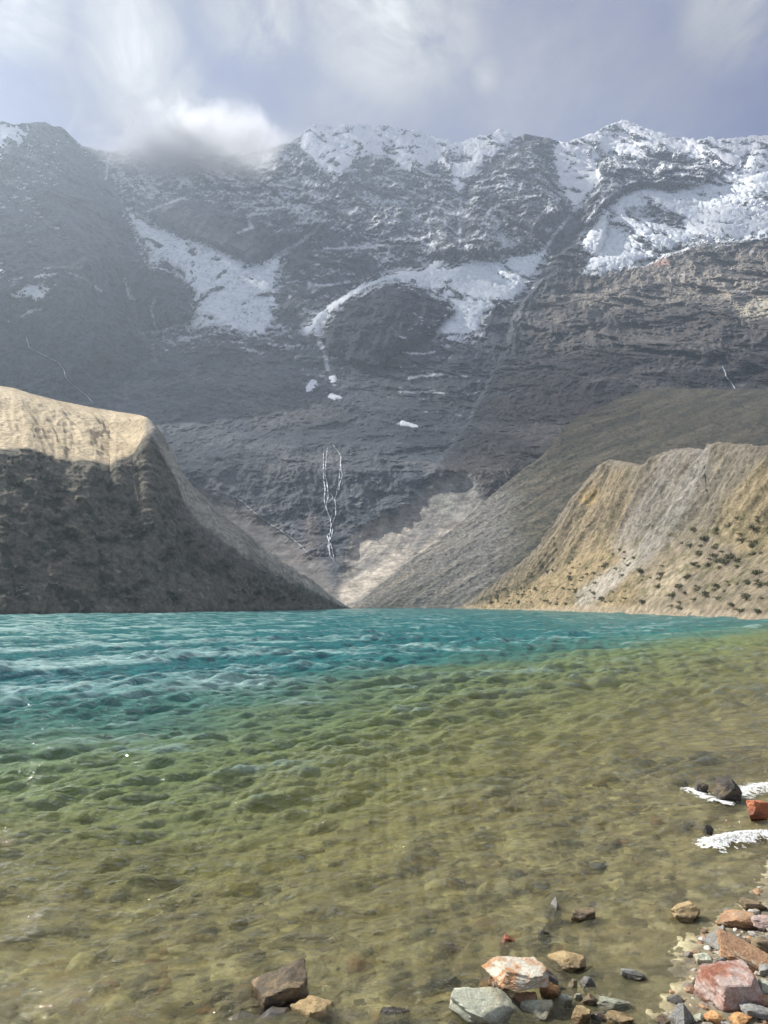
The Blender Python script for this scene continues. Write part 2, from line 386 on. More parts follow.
ice_body('snowfield', [[(-90,250),(0,262),(14,270),(30,282),(56,292),(54,303),(30,300),(10,296),(-20,304),(-90,300)]],
         [], 'dirty grey snowfield low on the left peak, under its rock wall', 'snowfield', 4, 1.1, .8, M_snow, dusty=-.18, dirt=.2)
for poly, lab in (([(305,388),(311,379),(317,380),(318,386),(312,391),(306,392)], 'white snow patch left of the gully under the dome'),
                  ([(328,378),(334,373),(337,377),(338,386),(333,386),(330,383)], 'upright snow patch in the gully, highest of three below the dome'),
                  ([(326,397),(331,393),(340,396),(343,399),(334,400)], 'flat snow patch in the gully, lowest of three below the dome'),
                  ([(396,424),(402,420),(414,424),(428,428),(412,427)], 'thin snow sliver on the wide ledge above the grey scree'),
                  ([(304,322),(318,316),(322,328),(321,335),(310,333)], 'bright snow step at the foot of the thin glacier ramp')):
    ice_body('snow_patch', [poly], [], lab, 'snow patch', 3, .22, .3, M_snow, 'snow patches in the rock gully')

# ---- running water on the face
def sample_Y(u, v):
    j = np.clip(np.searchsorted(UM, u), 0, len(UM)-1); i = int(np.argmin(np.abs(VM[:, j]-v))); return Y2[i, j]
def stream(name, lines, label, cat, width, lift=1.5, breaks=-.22):
    Vs, Fs = [], []; n0 = 0
    for line in lines:
        pts = []
        l = np.array(line, float)
        seg = np.r_[0, np.cumsum(np.hypot(*np.diff(l, axis=0).T))]
        s = np.linspace(0, seg[-1], int(seg[-1]*1.5)+3)
        uu = np.interp(s, seg, l[:, 0]); vv = np.interp(s, seg, l[:, 1])
        k = random.random()*50
        uu = uu+1.6*fbm(s*.13, 0*s+k, 0*s, 4, .6)
        yy = np.array([sample_Y(a, b) for a, b in zip(uu, vv)])
        yy = np.minimum(yy, np.convolve(np.pad(yy, 2, 'edge'), np.ones(5)/5, 'valid'))
        ww = width*(.65+.8*np.clip(.5+fbm(s*.22+k, 0*s, 0*s+2, 3), 0, 1.3))*np.minimum(1, .35+np.minimum(s, seg[-1]-s)/6)
        ww = ww*(.3+.7*sstep(breaks-.12, breaks+.12, fbm(s*.33+k, 0*s, 0*s+8, 3, .7)))
        ring = []
        for dxy in ((-1, 0), (-.5, 1), (.5, 1), (1, 0)):
            q = pt(uu, vv, yy-lift*dxy[1]*.6-lift*.5); q[:, 0] += dxy[0]*ww*.5*yy/F; ring.append(q)
        G = np.stack(ring, 1)
        ff_ = grid_faces(len(s), 4)
        Vs.append(G.reshape(-1, 3)); Fs.append(ff_+n0); n0 += len(s)*4
    o = mesh_from(name, np.concatenate(Vs), np.concatenate(Fs), M_fall)
    return tag(o, label, cat)
stream('waterfall', [[(327,447),(326,462),(325,474),(328,488),(328,497),(326,507),(331,520),(333,530),(328,545),(330,556),(336,564)],
                     [(333,444),(337,450),(341,457),(340,470),(338,486),(335,500),(336,514),(331,526),(329,540),(330,552)],
                     [(330,492),(333,497),(330,502),(327,503)], [(324,452),(323,470),(325,490),(324,500),(328,515)], [(341,458),(342,475),(338,492)], [(334,528),(327,536),(332,548),(334,560)]], 'tall braided twin waterfall running down the grey cliff at the valley head', 'waterfall', .9, breaks=.08)
stream('stream', [[(236,497),(244,503),(254,512),(266,521),(280,530),(293,539),(303,548),(312,557)]], 'thin white stream slanting down the slope behind the left moraine', 'stream', .62, breaks=-.05)
stream('stream', [[(26,335),(30,348),(58,362),(64,370),(67,380),(77,388),(86,395),(93,403)]], 'faint meltwater stream above the sunlit tan hill at left', 'stream', .7, breaks=-.05)
stream('stream', [[(723,366),(726,377),(732,384),(737,391)]], 'short white cascade above the olive hillside at right', 'stream', 1.2)

# ------------------------------------------------------------------ hills and moraines
def fwd_on_slope(v, Y0, z0, slope):
    """forward distance at which the sight line through row v meets a slope that starts at (Y0, z0)"""
    _, b = ray(384, v)
    return (z0-slope*Y0-H)/(b-slope)

def hill(name, us, nodes, rows, colour, dispf, mat=M_moraine, soften=False):
    """a landform swept over columns: nodes run from below the water up to the crest and down behind it"""
    segs = []
    for k, (A, B, n) in enumerate(zip(nodes[:-1], nodes[1:], rows)):
        t = np.linspace(0, 1, n, endpoint=(k == len(rows)-1))[:, None, None]
        segs.append(A[None]*(1-t)+B[None]*t)
    G = np.concatenate(segs, 0)
    if soften:
        i0 = rows[0]+rows[1]; kk = 41; S_ = G.copy()
        Z = np.cumsum(np.concatenate([np.zeros_like(G[:1]), G], 0), 0)
        for i in range(i0-60, i0+60):
            q = int(kk*(1-abs(i-i0)/60)); S_[i] = (Z[i+q+1]-Z[i-q])/(2*q+1)
        G = S_
    n = grid_normals(G)
    par = np.concatenate([k+np.linspace(0, 1, r, endpoint=(k == len(rows)-1)) for k, r in enumerate(rows)])[:, None]*np.ones((1, len(us)))
    G = dispf(G, n, par)
    cc = colour(G, grid_normals(G), par, np.broadcast_to(us[None], par.shape))
    o = mesh_from(name, G, grid_faces(*par.shape), mat, cc)
    return kind(o, 'structure'), G, cc

def shore_Y(us, line, z=0.):
    v = interp(line, us); _, b = ray(us, v); return (z-H)/b

# ---- left: sunlit grass slope on top of a steep dark moraine
us = np.arange(-170, 352, .9)
SH_L = [(-170,616.3),(0,614.6),(145,613),(250,611),(300,609.8),(352,608.6)]
E_L = [(-170,447),(-60,449),(0,451),(26,451),(42,457),(54,461),(75,464),(84,463),(97,466),(110,469),(116,463),(122,460),(128,461),(133,455),(137,456),(141,447),(145,440),(149,432),(157,450),(168,472),(180,499),(190,514),(205,531),(250,565),(300,592),(340,606),(352,608.3)]
S_L = [(-170,372),(-60,380),(0,386),(14,388),(32,394),(60,401),(95,408),(120,412),(140,415),(148,418),(157,428),(170,448),(182,472),(192,485),(205,497),(230,520),(255,540),(300,572),(325,591),(345,605),(352,608)]
Y0 = shore_Y(us, SH_L)
vE = interp(E_L, us)+1.3*fbm(us*.09, 0*us, 0*us+1, 4, .6)*sstep(330, 280, us)
vE = np.where((us > 118) & (us < 175), np.convolve(np.pad(vE, 6, 'edge'), np.ones(13)/13, 'valid'), vE)
vS = interp(S_L, us)
YE = np.minimum(fwd_on_slope(vE, Y0, 0, .92), Y0*1.6)
sm_ = lambda a, k=31: np.convolve(np.pad(a, k//2, 'edge'), np.ones(k)/k, 'valid')
YE = sm_(sm_(YE, 41), 21); PE = pt(us, vE, YE)
YS = np.minimum(fwd_on_slope(vS, YE, PE[:, 2], np.interp(us, [0, 140, 160], [.44, .40, .45])), YE*1.9); YS = np.maximum(sm_(YS, 21), YE+1.5)
PS_ = pt(us, vS, YS)
P0 = pt(us, interp(SH_L, us), Y0)
Pm = P0.copy(); Pm[:, 1] -= 3; Pm[:, 2] = -3
PB = PS_+np.array([0, 30, -14.]); PB2 = PS_*1.0+np.array([0, 160, 0]); PB2[:, 2] = -6
def dispL(G, n, par):
    x, y, z = G[...,0], G[...,1], G[...,2]
    w = sstep(.0, 1.0, par)*sstep(4.6, 3.2, par)
    face = sstep(2.05, 1.9, par)
    d = face*(2.6*ridged((x*.93+y*.37)/15, y/60, z/38, 4, .55)+1.3*ridged(x/6, y/6, z/5, 4, .6)+.5*fbm(x/2, y/2, z/2, 3))
    d = d+(1-face)*sstep(3.0, 2.6, par)*(3.0*ridged((x+.55*y)/20, (y-.6*x)/140, z/70, 4, .55)+.9*fbm(x/6, y/10, z/8, 4))
    edge = np.exp(-((par-2)/.05)**2)
    return G+n*(d*w*(1-.55*edge))[..., None]*np.clip((G[..., 1]-0)/250, .5, 1.2)[..., None]*sstep(350, 300, np.broadcast_to(us[None], par.shape))[..., None]
def colL(G, n, par, U):
    x, y, z = G[...,0], G[...,1], G[...,2]
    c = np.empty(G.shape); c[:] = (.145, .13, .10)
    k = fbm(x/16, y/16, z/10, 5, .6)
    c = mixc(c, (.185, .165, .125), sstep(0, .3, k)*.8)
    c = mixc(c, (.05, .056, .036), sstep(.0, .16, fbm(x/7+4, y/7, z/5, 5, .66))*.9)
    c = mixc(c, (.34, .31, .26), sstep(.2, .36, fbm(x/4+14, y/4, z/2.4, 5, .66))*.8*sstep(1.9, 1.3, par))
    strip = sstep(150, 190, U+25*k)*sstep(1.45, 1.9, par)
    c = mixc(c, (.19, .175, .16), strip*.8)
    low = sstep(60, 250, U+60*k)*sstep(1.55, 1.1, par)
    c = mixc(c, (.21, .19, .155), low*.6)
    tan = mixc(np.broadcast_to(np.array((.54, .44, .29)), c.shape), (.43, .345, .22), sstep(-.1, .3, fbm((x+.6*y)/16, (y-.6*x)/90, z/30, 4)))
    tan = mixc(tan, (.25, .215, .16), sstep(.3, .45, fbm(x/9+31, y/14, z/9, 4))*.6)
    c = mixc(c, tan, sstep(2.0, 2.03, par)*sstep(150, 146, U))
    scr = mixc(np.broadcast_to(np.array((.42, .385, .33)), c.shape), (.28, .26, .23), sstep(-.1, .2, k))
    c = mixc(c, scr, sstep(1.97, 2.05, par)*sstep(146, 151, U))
    return c
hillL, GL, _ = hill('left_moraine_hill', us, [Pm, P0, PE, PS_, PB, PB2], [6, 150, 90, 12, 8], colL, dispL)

# ---- right: shaded olive hillside
us2 = np.arange(345, 990, 1.0)
S_R = [(345,608.2),(352,607.4),(365,598),(380,586),(400,571),(425,551),(450,532),(475,511),(500,489),(522,472),(540,459),(552,446),(562,431),(572,421),(590,412),(605,406),(625,395),(640,390),(655,389),(700,389.5),(768,391),(850,393),(990,398)]
SH_R = [(345,608.6),(455,608.6),(990,608.8)]
Y0r = shore_Y(us2, SH_R)
vS2 = interp(S_R, us2)+1.0*fbm(us2*.07, 0*us2, 0*us2+6, 4, .6)*sstep(352, 400, us2)
vK = vS2+(608.6-vS2)*.40
sl = .62
YK = fwd_on_slope(vK, Y0r, 0, .60)
PK = pt(us2, vK, YK)
YS2 = fwd_on_slope(vS2, YK, PK[:, 2], np.interp(us2, [350, 560, 640, 990], [.6, .60, .52, .50]))
YS2 = np.clip(YS2, YK+.5, 760)
PT2 = pt(us2, vS2, YS2); P02 = pt(us2, interp(SH_R, us2), Y0r); Pm2 = P02.copy(); Pm2[:, 1] -= 3; Pm2[:, 2] = -3
PB_ = PT2+np.array([25, 50, -16.]); PB3 = PT2+np.array([80, 260, 0]); PB3[:, 2] = -6
def dispR(G, n, par):
    x, y, z = G[...,0], G[...,1], G[...,2]
    w = sstep(0.9, 1.3, par)*sstep(4.6, 3.2, par)
    d = 1.9*ridged((x*.68-y*.73)/32, (x+y)/260, z/120+.3, 4, .5)+.55*ridged((x*.68-y*.73)/9, (x+y)/70, z/40, 4, .58)+.7*fbm(x/4, y/4, z/4, 4)
    return G+n*(d*w)[..., None]*sstep(350, 420, np.broadcast_to(us2[None], par.shape))[..., None]
def colR(G, n, par, U):
    x, y, z = G[...,0], G[...,1], G[...,2]
    st = fbm((x*.68-y*.73)/9, (x+y)/150, z/70, 5, .64)
    k = fbm(x/22, y/22, z/14, 4)
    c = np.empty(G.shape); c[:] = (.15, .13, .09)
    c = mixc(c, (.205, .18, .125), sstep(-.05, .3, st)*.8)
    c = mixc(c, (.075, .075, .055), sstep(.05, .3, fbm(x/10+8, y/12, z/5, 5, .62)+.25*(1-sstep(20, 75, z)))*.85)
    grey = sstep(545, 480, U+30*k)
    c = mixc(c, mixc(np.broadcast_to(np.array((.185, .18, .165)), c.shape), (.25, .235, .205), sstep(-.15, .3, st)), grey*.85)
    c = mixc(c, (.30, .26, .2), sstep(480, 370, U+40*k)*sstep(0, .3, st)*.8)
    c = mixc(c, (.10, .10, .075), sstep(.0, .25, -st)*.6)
    return c
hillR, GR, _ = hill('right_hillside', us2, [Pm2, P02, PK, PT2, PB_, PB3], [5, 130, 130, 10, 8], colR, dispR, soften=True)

# ---- right: sunlit eroded moraine at the shore
us3 = np.arange(452, 990, .85)
C_M = [(452,608.6),(458,607),(478,596),(500,582),(520,567),(540,549),(556,524),(570,502),(582,487),(592,476),(600,465),(607,461.5),(620,461),(632,463),(645,466),(651,464),(654,460),(664,455),(674,450.5),(690,449.5),(700,450),(707,451),(710,445),(722,444),(740,444.5),(755,446),(768,448),(850,444),(990,452)]
SH_M = [(452,608.7),(500,609.6),(560,611.4),(620,613.6),(700,616.9),(768,620),(850,624),(990,631)]
Y0m = shore_Y(us3, SH_M)
vC = interp(C_M, us3)+3.0*fbm(us3*.11, 0*us3, 0*us3+9, 4, .65)*sstep(460, 520, us3)
vA = vC+(interp(SH_M, us3)-vC)*.52
YA = fwd_on_slope(vA, Y0m, 0, .50); PA = pt(us3, vA, YA)
YC = fwd_on_slope(vC, YA, PA[:, 2], 1.05); YC = np.maximum(YC, YA+.3); PC = pt(us3, vC, YC)
P03 = pt(us3, interp(SH_M, us3), Y0m); Pm3 = P03.copy(); Pm3[:, 1] -= 2.5; Pm3[:, 2] = -2.5
PB4 = PC+np.array([14, 16, -4.]); PB5 = PC+np.array([40, 70, 0]); PB5[:, 2] = -5
def dispM(G, n, par):
    x, y, z = G[...,0], G[...,1], G[...,2]
    w = sstep(1.0, 1.25, par)*sstep(4.6, 3.1, par)
    up = sstep(1.7, 2.2, par)*sstep(3.3, 3.0, par)
    al = x*.2+y*.98
    d = up*(2.9*ridged(al/13+.03*z, z/60, x/90, 3, .5)+.35*ridged(al/3.2, z/14, x/22, 4, .6))+.55*ridged(x/7, y/7, z/5, 5, .66)+.22*fbm(x/1.0, y/1.0, z/1.0, 3)
    edge = np.exp(-((par-3)/.05)**2)
    return G+n*(d*w*(1-.5*edge))[..., None]*sstep(458, 510, np.broadcast_to(us3[None], par.shape))[..., None]
def colM(G, n, par, U):
    x, y, z = G[...,0], G[...,1], G[...,2]
    v = np.where(par < 2, interp(SH_M, U)+(interp(C_M, U)-interp(SH_M, U))*.48*(par-1), interp(C_M, U)+(interp(SH_M, U)-interp(C_M, U))*.52*np.clip(3-par, 0, 1))
    k = fbm(x/8, y/8, z/5, 5, .6); al = x*.2+y*.98
    st = fbm(al/3.5, z/40, x/40, 5, .62)
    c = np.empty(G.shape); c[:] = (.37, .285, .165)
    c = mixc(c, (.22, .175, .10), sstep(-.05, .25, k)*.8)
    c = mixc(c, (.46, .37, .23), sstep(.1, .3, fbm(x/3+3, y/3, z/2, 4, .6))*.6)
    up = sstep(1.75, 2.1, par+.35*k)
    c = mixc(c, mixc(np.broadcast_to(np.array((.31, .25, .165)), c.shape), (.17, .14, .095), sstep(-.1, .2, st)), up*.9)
    gully = sstep(14, 4, linedist(U+10*st, v, [(708,446),(706,475),(690,505),(668,535),(640,560),(610,585),(585,600)]))
    c = mixc(c, (.46, .42, .365), gully*.85)
    c = mixc(c, (.38, .34, .30), sstep(18, 6, linedist(U+8*st, v, [(682,452),(672,490),(640,530),(625,550)]))*.6)
    yel = sstep(-6, 12, sdf(U+12*st, v+8*k, [(768,470),(800,462),(990,470),(990,560),(800,565),(740,560),(715,540),(728,510),(745,490)]))
    c = mixc(c, (.52, .38, .16), yel*.75)
    c = mixc(c, (.52, .37, .16), sstep(-3, 5, sdf(U+5*st, v, [(584,505),(592,494),(600,491),(598,502),(588,510)]))*.8)
    c = mixc(c, (.2, .19, .17), sstep(12, -8, sdf(U+10*st, v, [(480,600),(530,565),(575,510),(600,470),(640,470),(640,620),(470,620)]))*.5)
    c = mixc(c, (.50, .42, .29), sstep(-8, 10, sdf(U, v+5*k, [(650,578),(690,560),(700,570),(670,600),(640,610)]))*.6)
    c = mixc(c, (.40, .33, .24), sstep(1.12, 1.03, par)*.8)
    return c
colM0 = colM
def colM(G, n, par, U):
    x, y, z = G[...,0], G[...,1], G[...,2]
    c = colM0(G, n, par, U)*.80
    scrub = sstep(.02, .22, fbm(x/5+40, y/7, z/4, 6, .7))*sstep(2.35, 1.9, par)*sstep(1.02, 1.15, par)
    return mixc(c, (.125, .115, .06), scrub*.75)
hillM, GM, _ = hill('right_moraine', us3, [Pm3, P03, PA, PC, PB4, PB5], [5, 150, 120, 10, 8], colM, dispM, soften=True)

# ------------------------------------------------------------------ near shore and lake bed
SHORE = [(-400,120),(-120,30),(-40,11),(-12,4.6),(-5,3.9),(-1,3.8),(.8,4.0),(1.3,4.4),(1.8,5.1),(2.12,5.6),(2.42,6.2),(3.25,6.95),(4.5,8.8),(6.0,11.2),(10,17),(22,30),(60,70),(160,150),(400,300)]
def lake_sd(x, y):
    d = linedist(x, y, SHORE)
    return np.where(y > interp(SHORE, x), d, -d)
def bed_z(x, y):
    d = lake_sd(x, y)
    dd = np.clip(d, 0, None)
    sides = np.clip(x/np.maximum(y, 1), -1, 1)
    k = np.interp(sides, [-.5, .1, .5], [2.4, 1.2, .62])      # the right side shelves more gently
    z = -(.085*np.minimum(dd, 5)+.10*k*np.clip(dd-4, 0, 14)+.24*k*np.clip(dd-16, 0, 60))
    z = np.maximum(z, -12)
    z = np.where(d < 0, .09*(-d)+.02*np.clip(-d-2, 0, 30), z)
    z = z+.05*fbm(x/1.4, y/1.4, 0*x, 4)*sstep(-1, 1.5, np.abs(d))+np.clip(dd/25, 0, 1)*.35*fbm(x/7, y/5, 0*x+2, 3)
    return z
az = np.concatenate([np.linspace(-180, -34, 50, endpoint=False), np.linspace(-34, 34, 620), np.linspace(34, 180, 50, endpoint=False)[1:]])
rr = np.concatenate([np.linspace(.3, 4, 18, endpoint=False), np.geomspace(4, 30, 420, endpoint=False), np.geomspace(30, 330, 60, endpoint=False), np.array([330, 400, 900, 2500, 6000])])
A, RR = np.meshgrid(R(1)*az, rr)
gx_, gy_ = RR*np.sin(A), RR*np.cos(A)
gz_ = bed_z(gx_, gy_)
gz_ = np.where(RR > 340, -12.5, gz_); gz_ = np.where((np.abs(A) > 1.3) & (RR > 340), np.minimum(20, .02*RR), gz_)
near = sstep(16, 8, RR)
gz_ = gz_+near*(.018*ridged(gx_/.28, gy_/.28, 0*gx_, 4, .6)+.012*fbm(gx_/.09, gy_/.09, 0*gx_, 3))
cb = np.empty(gx_.shape+(3,)); cb[:] = (.46, .39, .20)
k1 = fbm(gx_/.9, gy_/.55, 0*gx_, 5, .62); k2 = fbm(gx_/.35+9, gy_/.22, 0*gx_, 5, .62)
cb = mixc(cb, (.15, .135, .075), sstep(0.02, .2, k1)); cb = mixc(cb, (.80, .72, .42), sstep(.04, .18, k2)*.95)  # pale veins stand in for caustic light, put into the bed colour
cb = mixc(cb, (.06, .055, .04), sstep(.08, .24, fbm(gx_/.6+4, gy_/.3, 0*gx_+3, 5, .65))*.85)
cb = mixc(cb, (.10, .10, .055), sstep(.15, .4, fbm(gx_/4, gy_/2.4, 0*gx_+7, 4))*.8)
cb = mixc(cb, (.15, .13, .10), sstep(.5, -.1, lake_sd(gx_, gy_))*.85)
kind(mesh_from('ground', np.stack([gx_, gy_, gz_], -1), grid_faces(*gx_.shape, wrap=True), M_bed, cb), 'structure')

# ------------------------------------------------------------------ water
az = np.concatenate([np.linspace(-85, -32, 40, endpoint=False), np.linspace(-32, 32, 760), np.linspace(32, 85, 40)[1:]])
rr = np.concatenate([np.geomspace(3.2, 60, 1150, endpoint=False), np.geomspace(60, 480, 220)])
A, RR = np.meshgrid(R(1)*az, rr)
wx_, wy_ = RR*np.sin(A), RR*np.cos(A)
dep = np.clip(-bed_z(wx_, wy_), 0, 20)
pix = np.maximum(RR*R(64/760), RR*math.log(60/3.2)/1150)
h = np.zeros_like(wx_)
wind = R(-62)     # direction the waves travel from the left towards the near right shore
for i in range(64):
    lam = .16*(1.075**i)*random.uniform(.9, 1.1)
    th = wind+random.gauss(0, .42)
    kx, ky = math.cos(th)*2*math.pi/lam, math.sin(th)*2*math.pi/lam
    a = lam/6.283*((.24 if lam < .6 else .13) if lam < 1 else .088*lam**-.5)
    ph = kx*wx_+ky*wy_+random.random()*6.28
    ph = ph+1.1*perlin(wx_/lam/4+i, wy_/lam/4, 0*wx_+i*3.3) if lam > .3 else ph
    att = sstep(3.2, 6.2, lam/pix)
    h = h+a*att*np.clip(dep*5/lam, 0, 1)*(np.sin(ph)+.32*np.cos(2*ph))
gust = .75+.55*fbm(wx_/6, wy_/6, 0*wx_+5, 3)
h = h*np.clip(gust, .3, 1.4)*sstep(-.02, .12, dep)*np.interp(RR, [4, 8, 14, 25], [.7, .9, 1.1, 1.25])*np.where(dep > .25, 1, .6+1.6*dep)
h = h-.0*h
m, nt, ns, L = new_mat('lake_water')
out = N(nt, 'ShaderNodeOutputMaterial')
atd = N(nt, 'ShaderNodeAttribute', attribute_name='depth'); D = atd.outputs['Fac']
geo = N(nt, 'ShaderNodeNewGeometry')
mp = N(nt, 'ShaderNodeMapping'); mp.inputs['Rotation'].default_value = (0, 0, R(-15)); mp.inputs['Scale'].default_value = (.45, 1.0, 1.0)
L.new(geo.outputs['Position'], mp.inputs['Vector'])
nA = N(nt, 'ShaderNodeTexNoise', Scale=.6, Detail=8.0, Roughness=.66, Distortion=.6); L.new(mp.outputs[0], nA.inputs['Vector'])
nB = N(nt, 'ShaderNodeTexNoise', Scale=4.5, Detail=6.0, Roughness=.6, Distortion=.8); L.new(mp.outputs[0], nB.inputs['Vector'])
crest = mth(nt, 'SUBTRACT', 1.0, mth(nt, 'ABSOLUTE', mth(nt, 'SUBTRACT', mth(nt, 'MULTIPLY', nA.outputs[0], 3.0), 1.5)))
b1 = N(nt, 'ShaderNodeBump', Strength=1.0, Distance=.10); L.new(crest, b1.inputs['Height'])
b2 = N(nt, 'ShaderNodeBump', Strength=1.0, Distance=.04); cr2 = mth(nt, 'SUBTRACT', 1.0, mth(nt, 'ABSOLUTE', mth(nt, 'SUBTRACT', mth(nt, 'MULTIPLY', nB.outputs[0], 3.0), 1.5))); L.new(cr2, b2.inputs['Height']); L.new(b1.outputs[0], b2.inputs['Normal'])
body = ramp(nt, mth(nt, 'MULTIPLY', D, .21), [(0, (.47, .43, .23)), (.10, (.42, .42, .185)), (.24, (.27, .35, .13)), (.45, (.085, .22, .155)), (.75, (.015, .17, .16)), (1, (.008, .14, .145))])
tint = ramp(nt, mth(nt, 'MULTIPLY', D, .4), [(0, (1, .99, .95)), (.30, (.90, .94, .60)), (1, (.35, .62, .42))])
opac = mth(nt, 'SUBTRACT', 1.0, mth(nt, 'POWER', 2.718, mth(nt, 'MULTIPLY', mth(nt, 'POWER', D, 1.35), -.5)))
opac = mth(nt, 'ADD', mth(nt, 'MULTIPLY', opac, .84), .15, clamp=True)
# whitecap foam, plus sun glitter and sky gleam painted as pale streaks
atf = N(nt, 'ShaderNodeAttribute', attribute_name='foam')
mp2 = N(nt, 'ShaderNodeMapping'); mp2.inputs['Rotation'].default_value = (0, 0, R(-12)); mp2.inputs['Scale'].default_value = (.35, 1.5, 1.0)
L.new(geo.outputs['Position'], mp2.inputs['Vector'])
nF = N(nt, 'ShaderNodeTexNoise', Scale=.8, Detail=10.0, Roughness=.72, Distortion=.4); L.new(mp2.outputs[0], nF.inputs['Vector'])
ff = mth(nt, 'ADD', nF.outputs[0], mth(nt, 'MULTIPLY', atf.outputs['Fac'], .30))
fo = ramp(nt, ff, [(.60, (0, 0, 0)), (.84, (1, 1, 1))])
nF2 = N(nt, 'ShaderNodeTexNoise', Scale=3.4, Detail=8.0, Roughness=.75, Distortion=.3); L.new(mp2.outputs[0], nF2.inputs['Vector'])
f2 = mth(nt, 'ADD', nF2.outputs[0], mth(nt, 'MULTIPLY', atf.outputs['Fac'], .24))
fo2 = ramp(nt, f2, [(.66, (0, 0, 0)), (.80, (1, 1, 1))])  # fine flecks: lit crest highlights painted as pale colour
fo_all = mth(nt, 'MAXIMUM', fo.outputs[0], fo2.outputs[0])
bodyc = mixrgb(nt, fo_all, body.outputs[0], (.42, .62, .58))
op2 = mth(nt, 'MAXIMUM', opac, mth(nt, 'MULTIPLY', fo_all, .75))
dif = N(nt, 'ShaderNodeBsdfDiffuse'); L.new(bodyc, dif.inputs['Color']); L.new(b2.outputs[0], dif.inputs['Normal'])
tr0 = N(nt, 'ShaderNodeBsdfTransparent'); L.new(tint.outputs[0], tr0.inputs['Color'])
rf = N(nt, 'ShaderNodeBsdfRefraction', Roughness=.0, IOR=1.33); L.new(tint.outputs[0], rf.inputs['Color']); L.new(b2.outputs[0], rf.inputs['Normal'])
tr = N(nt, 'ShaderNodeMixShader'); tr.inputs[0].default_value = .4; L.new(tr0.outputs[0], tr.inputs[1]); L.new(rf.outputs[0], tr.inputs[2])
mx = N(nt, 'ShaderNodeMixShader'); L.new(op2, mx.inputs[0]); L.new(tr.outputs[0], mx.inputs[1]); L.new(dif.outputs[0], mx.inputs[2])
gl = N(nt, 'ShaderNodeBsdfGlossy', Roughness=.03); L.new(b2.outputs[0], gl.inputs['Normal'])
fr = N(nt, 'ShaderNodeFresnel', IOR=1.5); L.new(b2.outputs[0], fr.inputs['Normal'])
mx2 = N(nt, 'ShaderNodeMixShader'); L.new(mth(nt, 'MINIMUM', fr.outputs[0], .7), mx2.inputs[0]); L.new(mx.outputs[0], mx2.inputs[1]); L.new(gl.outputs[0], mx2.inputs[2])
L.new(mx2.outputs[0], out.inputs[0])
M_water = m
slope_h = np.gradient(h, axis=0)/np.maximum(np.gradient(RR, axis=0), 1e-4)
foam = sstep(.0, .12, h)*.6+.5*fbm(wx_/5, wy_/2.5, 0*wx_+1, 4)+.35*sstep(.15, -.45, wx_/wy_)*sstep(8, 30, RR)-.25  # heavier to the left, where the streaks stand in for sun glitter
kind(mesh_from('water', np.stack([wx_, wy_, h], -1), grid_faces(*wx_.shape), M_water, attrs={'depth': dep+np.clip(dep, 0, 2)*.25*fbm(wx_/3, wy_/2, 0*wx_, 4), 'foam': foam}), 'structure')

# ------------------------------------------------------------------ stones
def rock_mat(name, base, second, stain, stain_amt=.5, pale=None):
    m, nt, ns, L = new_mat(name)
    out = N(nt, 'ShaderNodeOutputMaterial'); b = N(nt, 'ShaderNodeBsdfPrincipled')
    b.inputs['Specular IOR Level'].default_value = .4
    tc = N(nt, 'ShaderNodeTexCoord'); geo = N(nt, 'ShaderNodeNewGeometry')
    n1 = N(nt, 'ShaderNodeTexNoise', Scale=7., Detail=8., Roughness=.65, Distortion=.5); L.new(geo.outputs['Position'], n1.inputs['Vector'])
    n2 = N(nt, 'ShaderNodeTexNoise', Scale=3.6, Detail=7., Roughness=.7, Distortion=1.0); L.new(geo.outputs['Position'], n2.inputs['Vector'])
    n3 = N(nt, 'ShaderNodeTexNoise', Scale=70., Detail=5., Roughness=.7); L.new(geo.outputs['Position'], n3.inputs['Vector'])
    c = ramp(nt, n1.outputs[0], [(.33, base), (.66, second)]).outputs[0]
    st = ramp(nt, n2.outputs[0], [(.60-.25*stain_amt, (0, 0, 0)), (.70-.2*stain_amt, (1, 1, 1))])
    c = mixrgb(nt, st.outputs[0], c, stain)
    sp = ramp(nt, n3.outputs[0], [(.3, (.62, .62, .62)), (.7, (1.3, 1.3, 1.3))])
    c = mixrgb(nt, 1.0, c, sp.outputs[0], 'MULTIPLY')
    sep = N(nt, 'ShaderNodeSeparateXYZ'); L.new(geo.outputs['Position'], sep.inputs[0])
    zz = mth(nt, 'ADD', sep.outputs[2], mth(nt, 'MULTIPLY', n2.outputs[0], -.07))
    wet = ramp(nt, mth(nt, 'ADD', mth(nt, 'MULTIPLY', zz, 6.0), .5), [(.46, (1, 1, 1)), (.62, (0, 0, 0))])
    c = mixrgb(nt, wet.outputs[0], c, mixrgb(nt, 1.0, c, (.45, .42, .38), 'MULTIPLY'))
    L.new(c, b.inputs['Base Color'])
    L.new(mth(nt, 'SUBTRACT', .85, mth(nt, 'MULTIPLY', wet.outputs[0], .6)), b.inputs['Roughness'])
    nb_ = N(nt, 'ShaderNodeTexNoise', Scale=22., Detail=10., Roughness=.68); L.new(geo.outputs['Position'], nb_.inputs['Vector'])
    bm = N(nt, 'ShaderNodeBump', Strength=.9, Distance=.02); L.new(nb_.outputs[0], bm.inputs['Height']); L.new(bm.outputs[0], b.inputs['Normal'])
    L.new(b.outputs[0], out.inputs[0]); return m
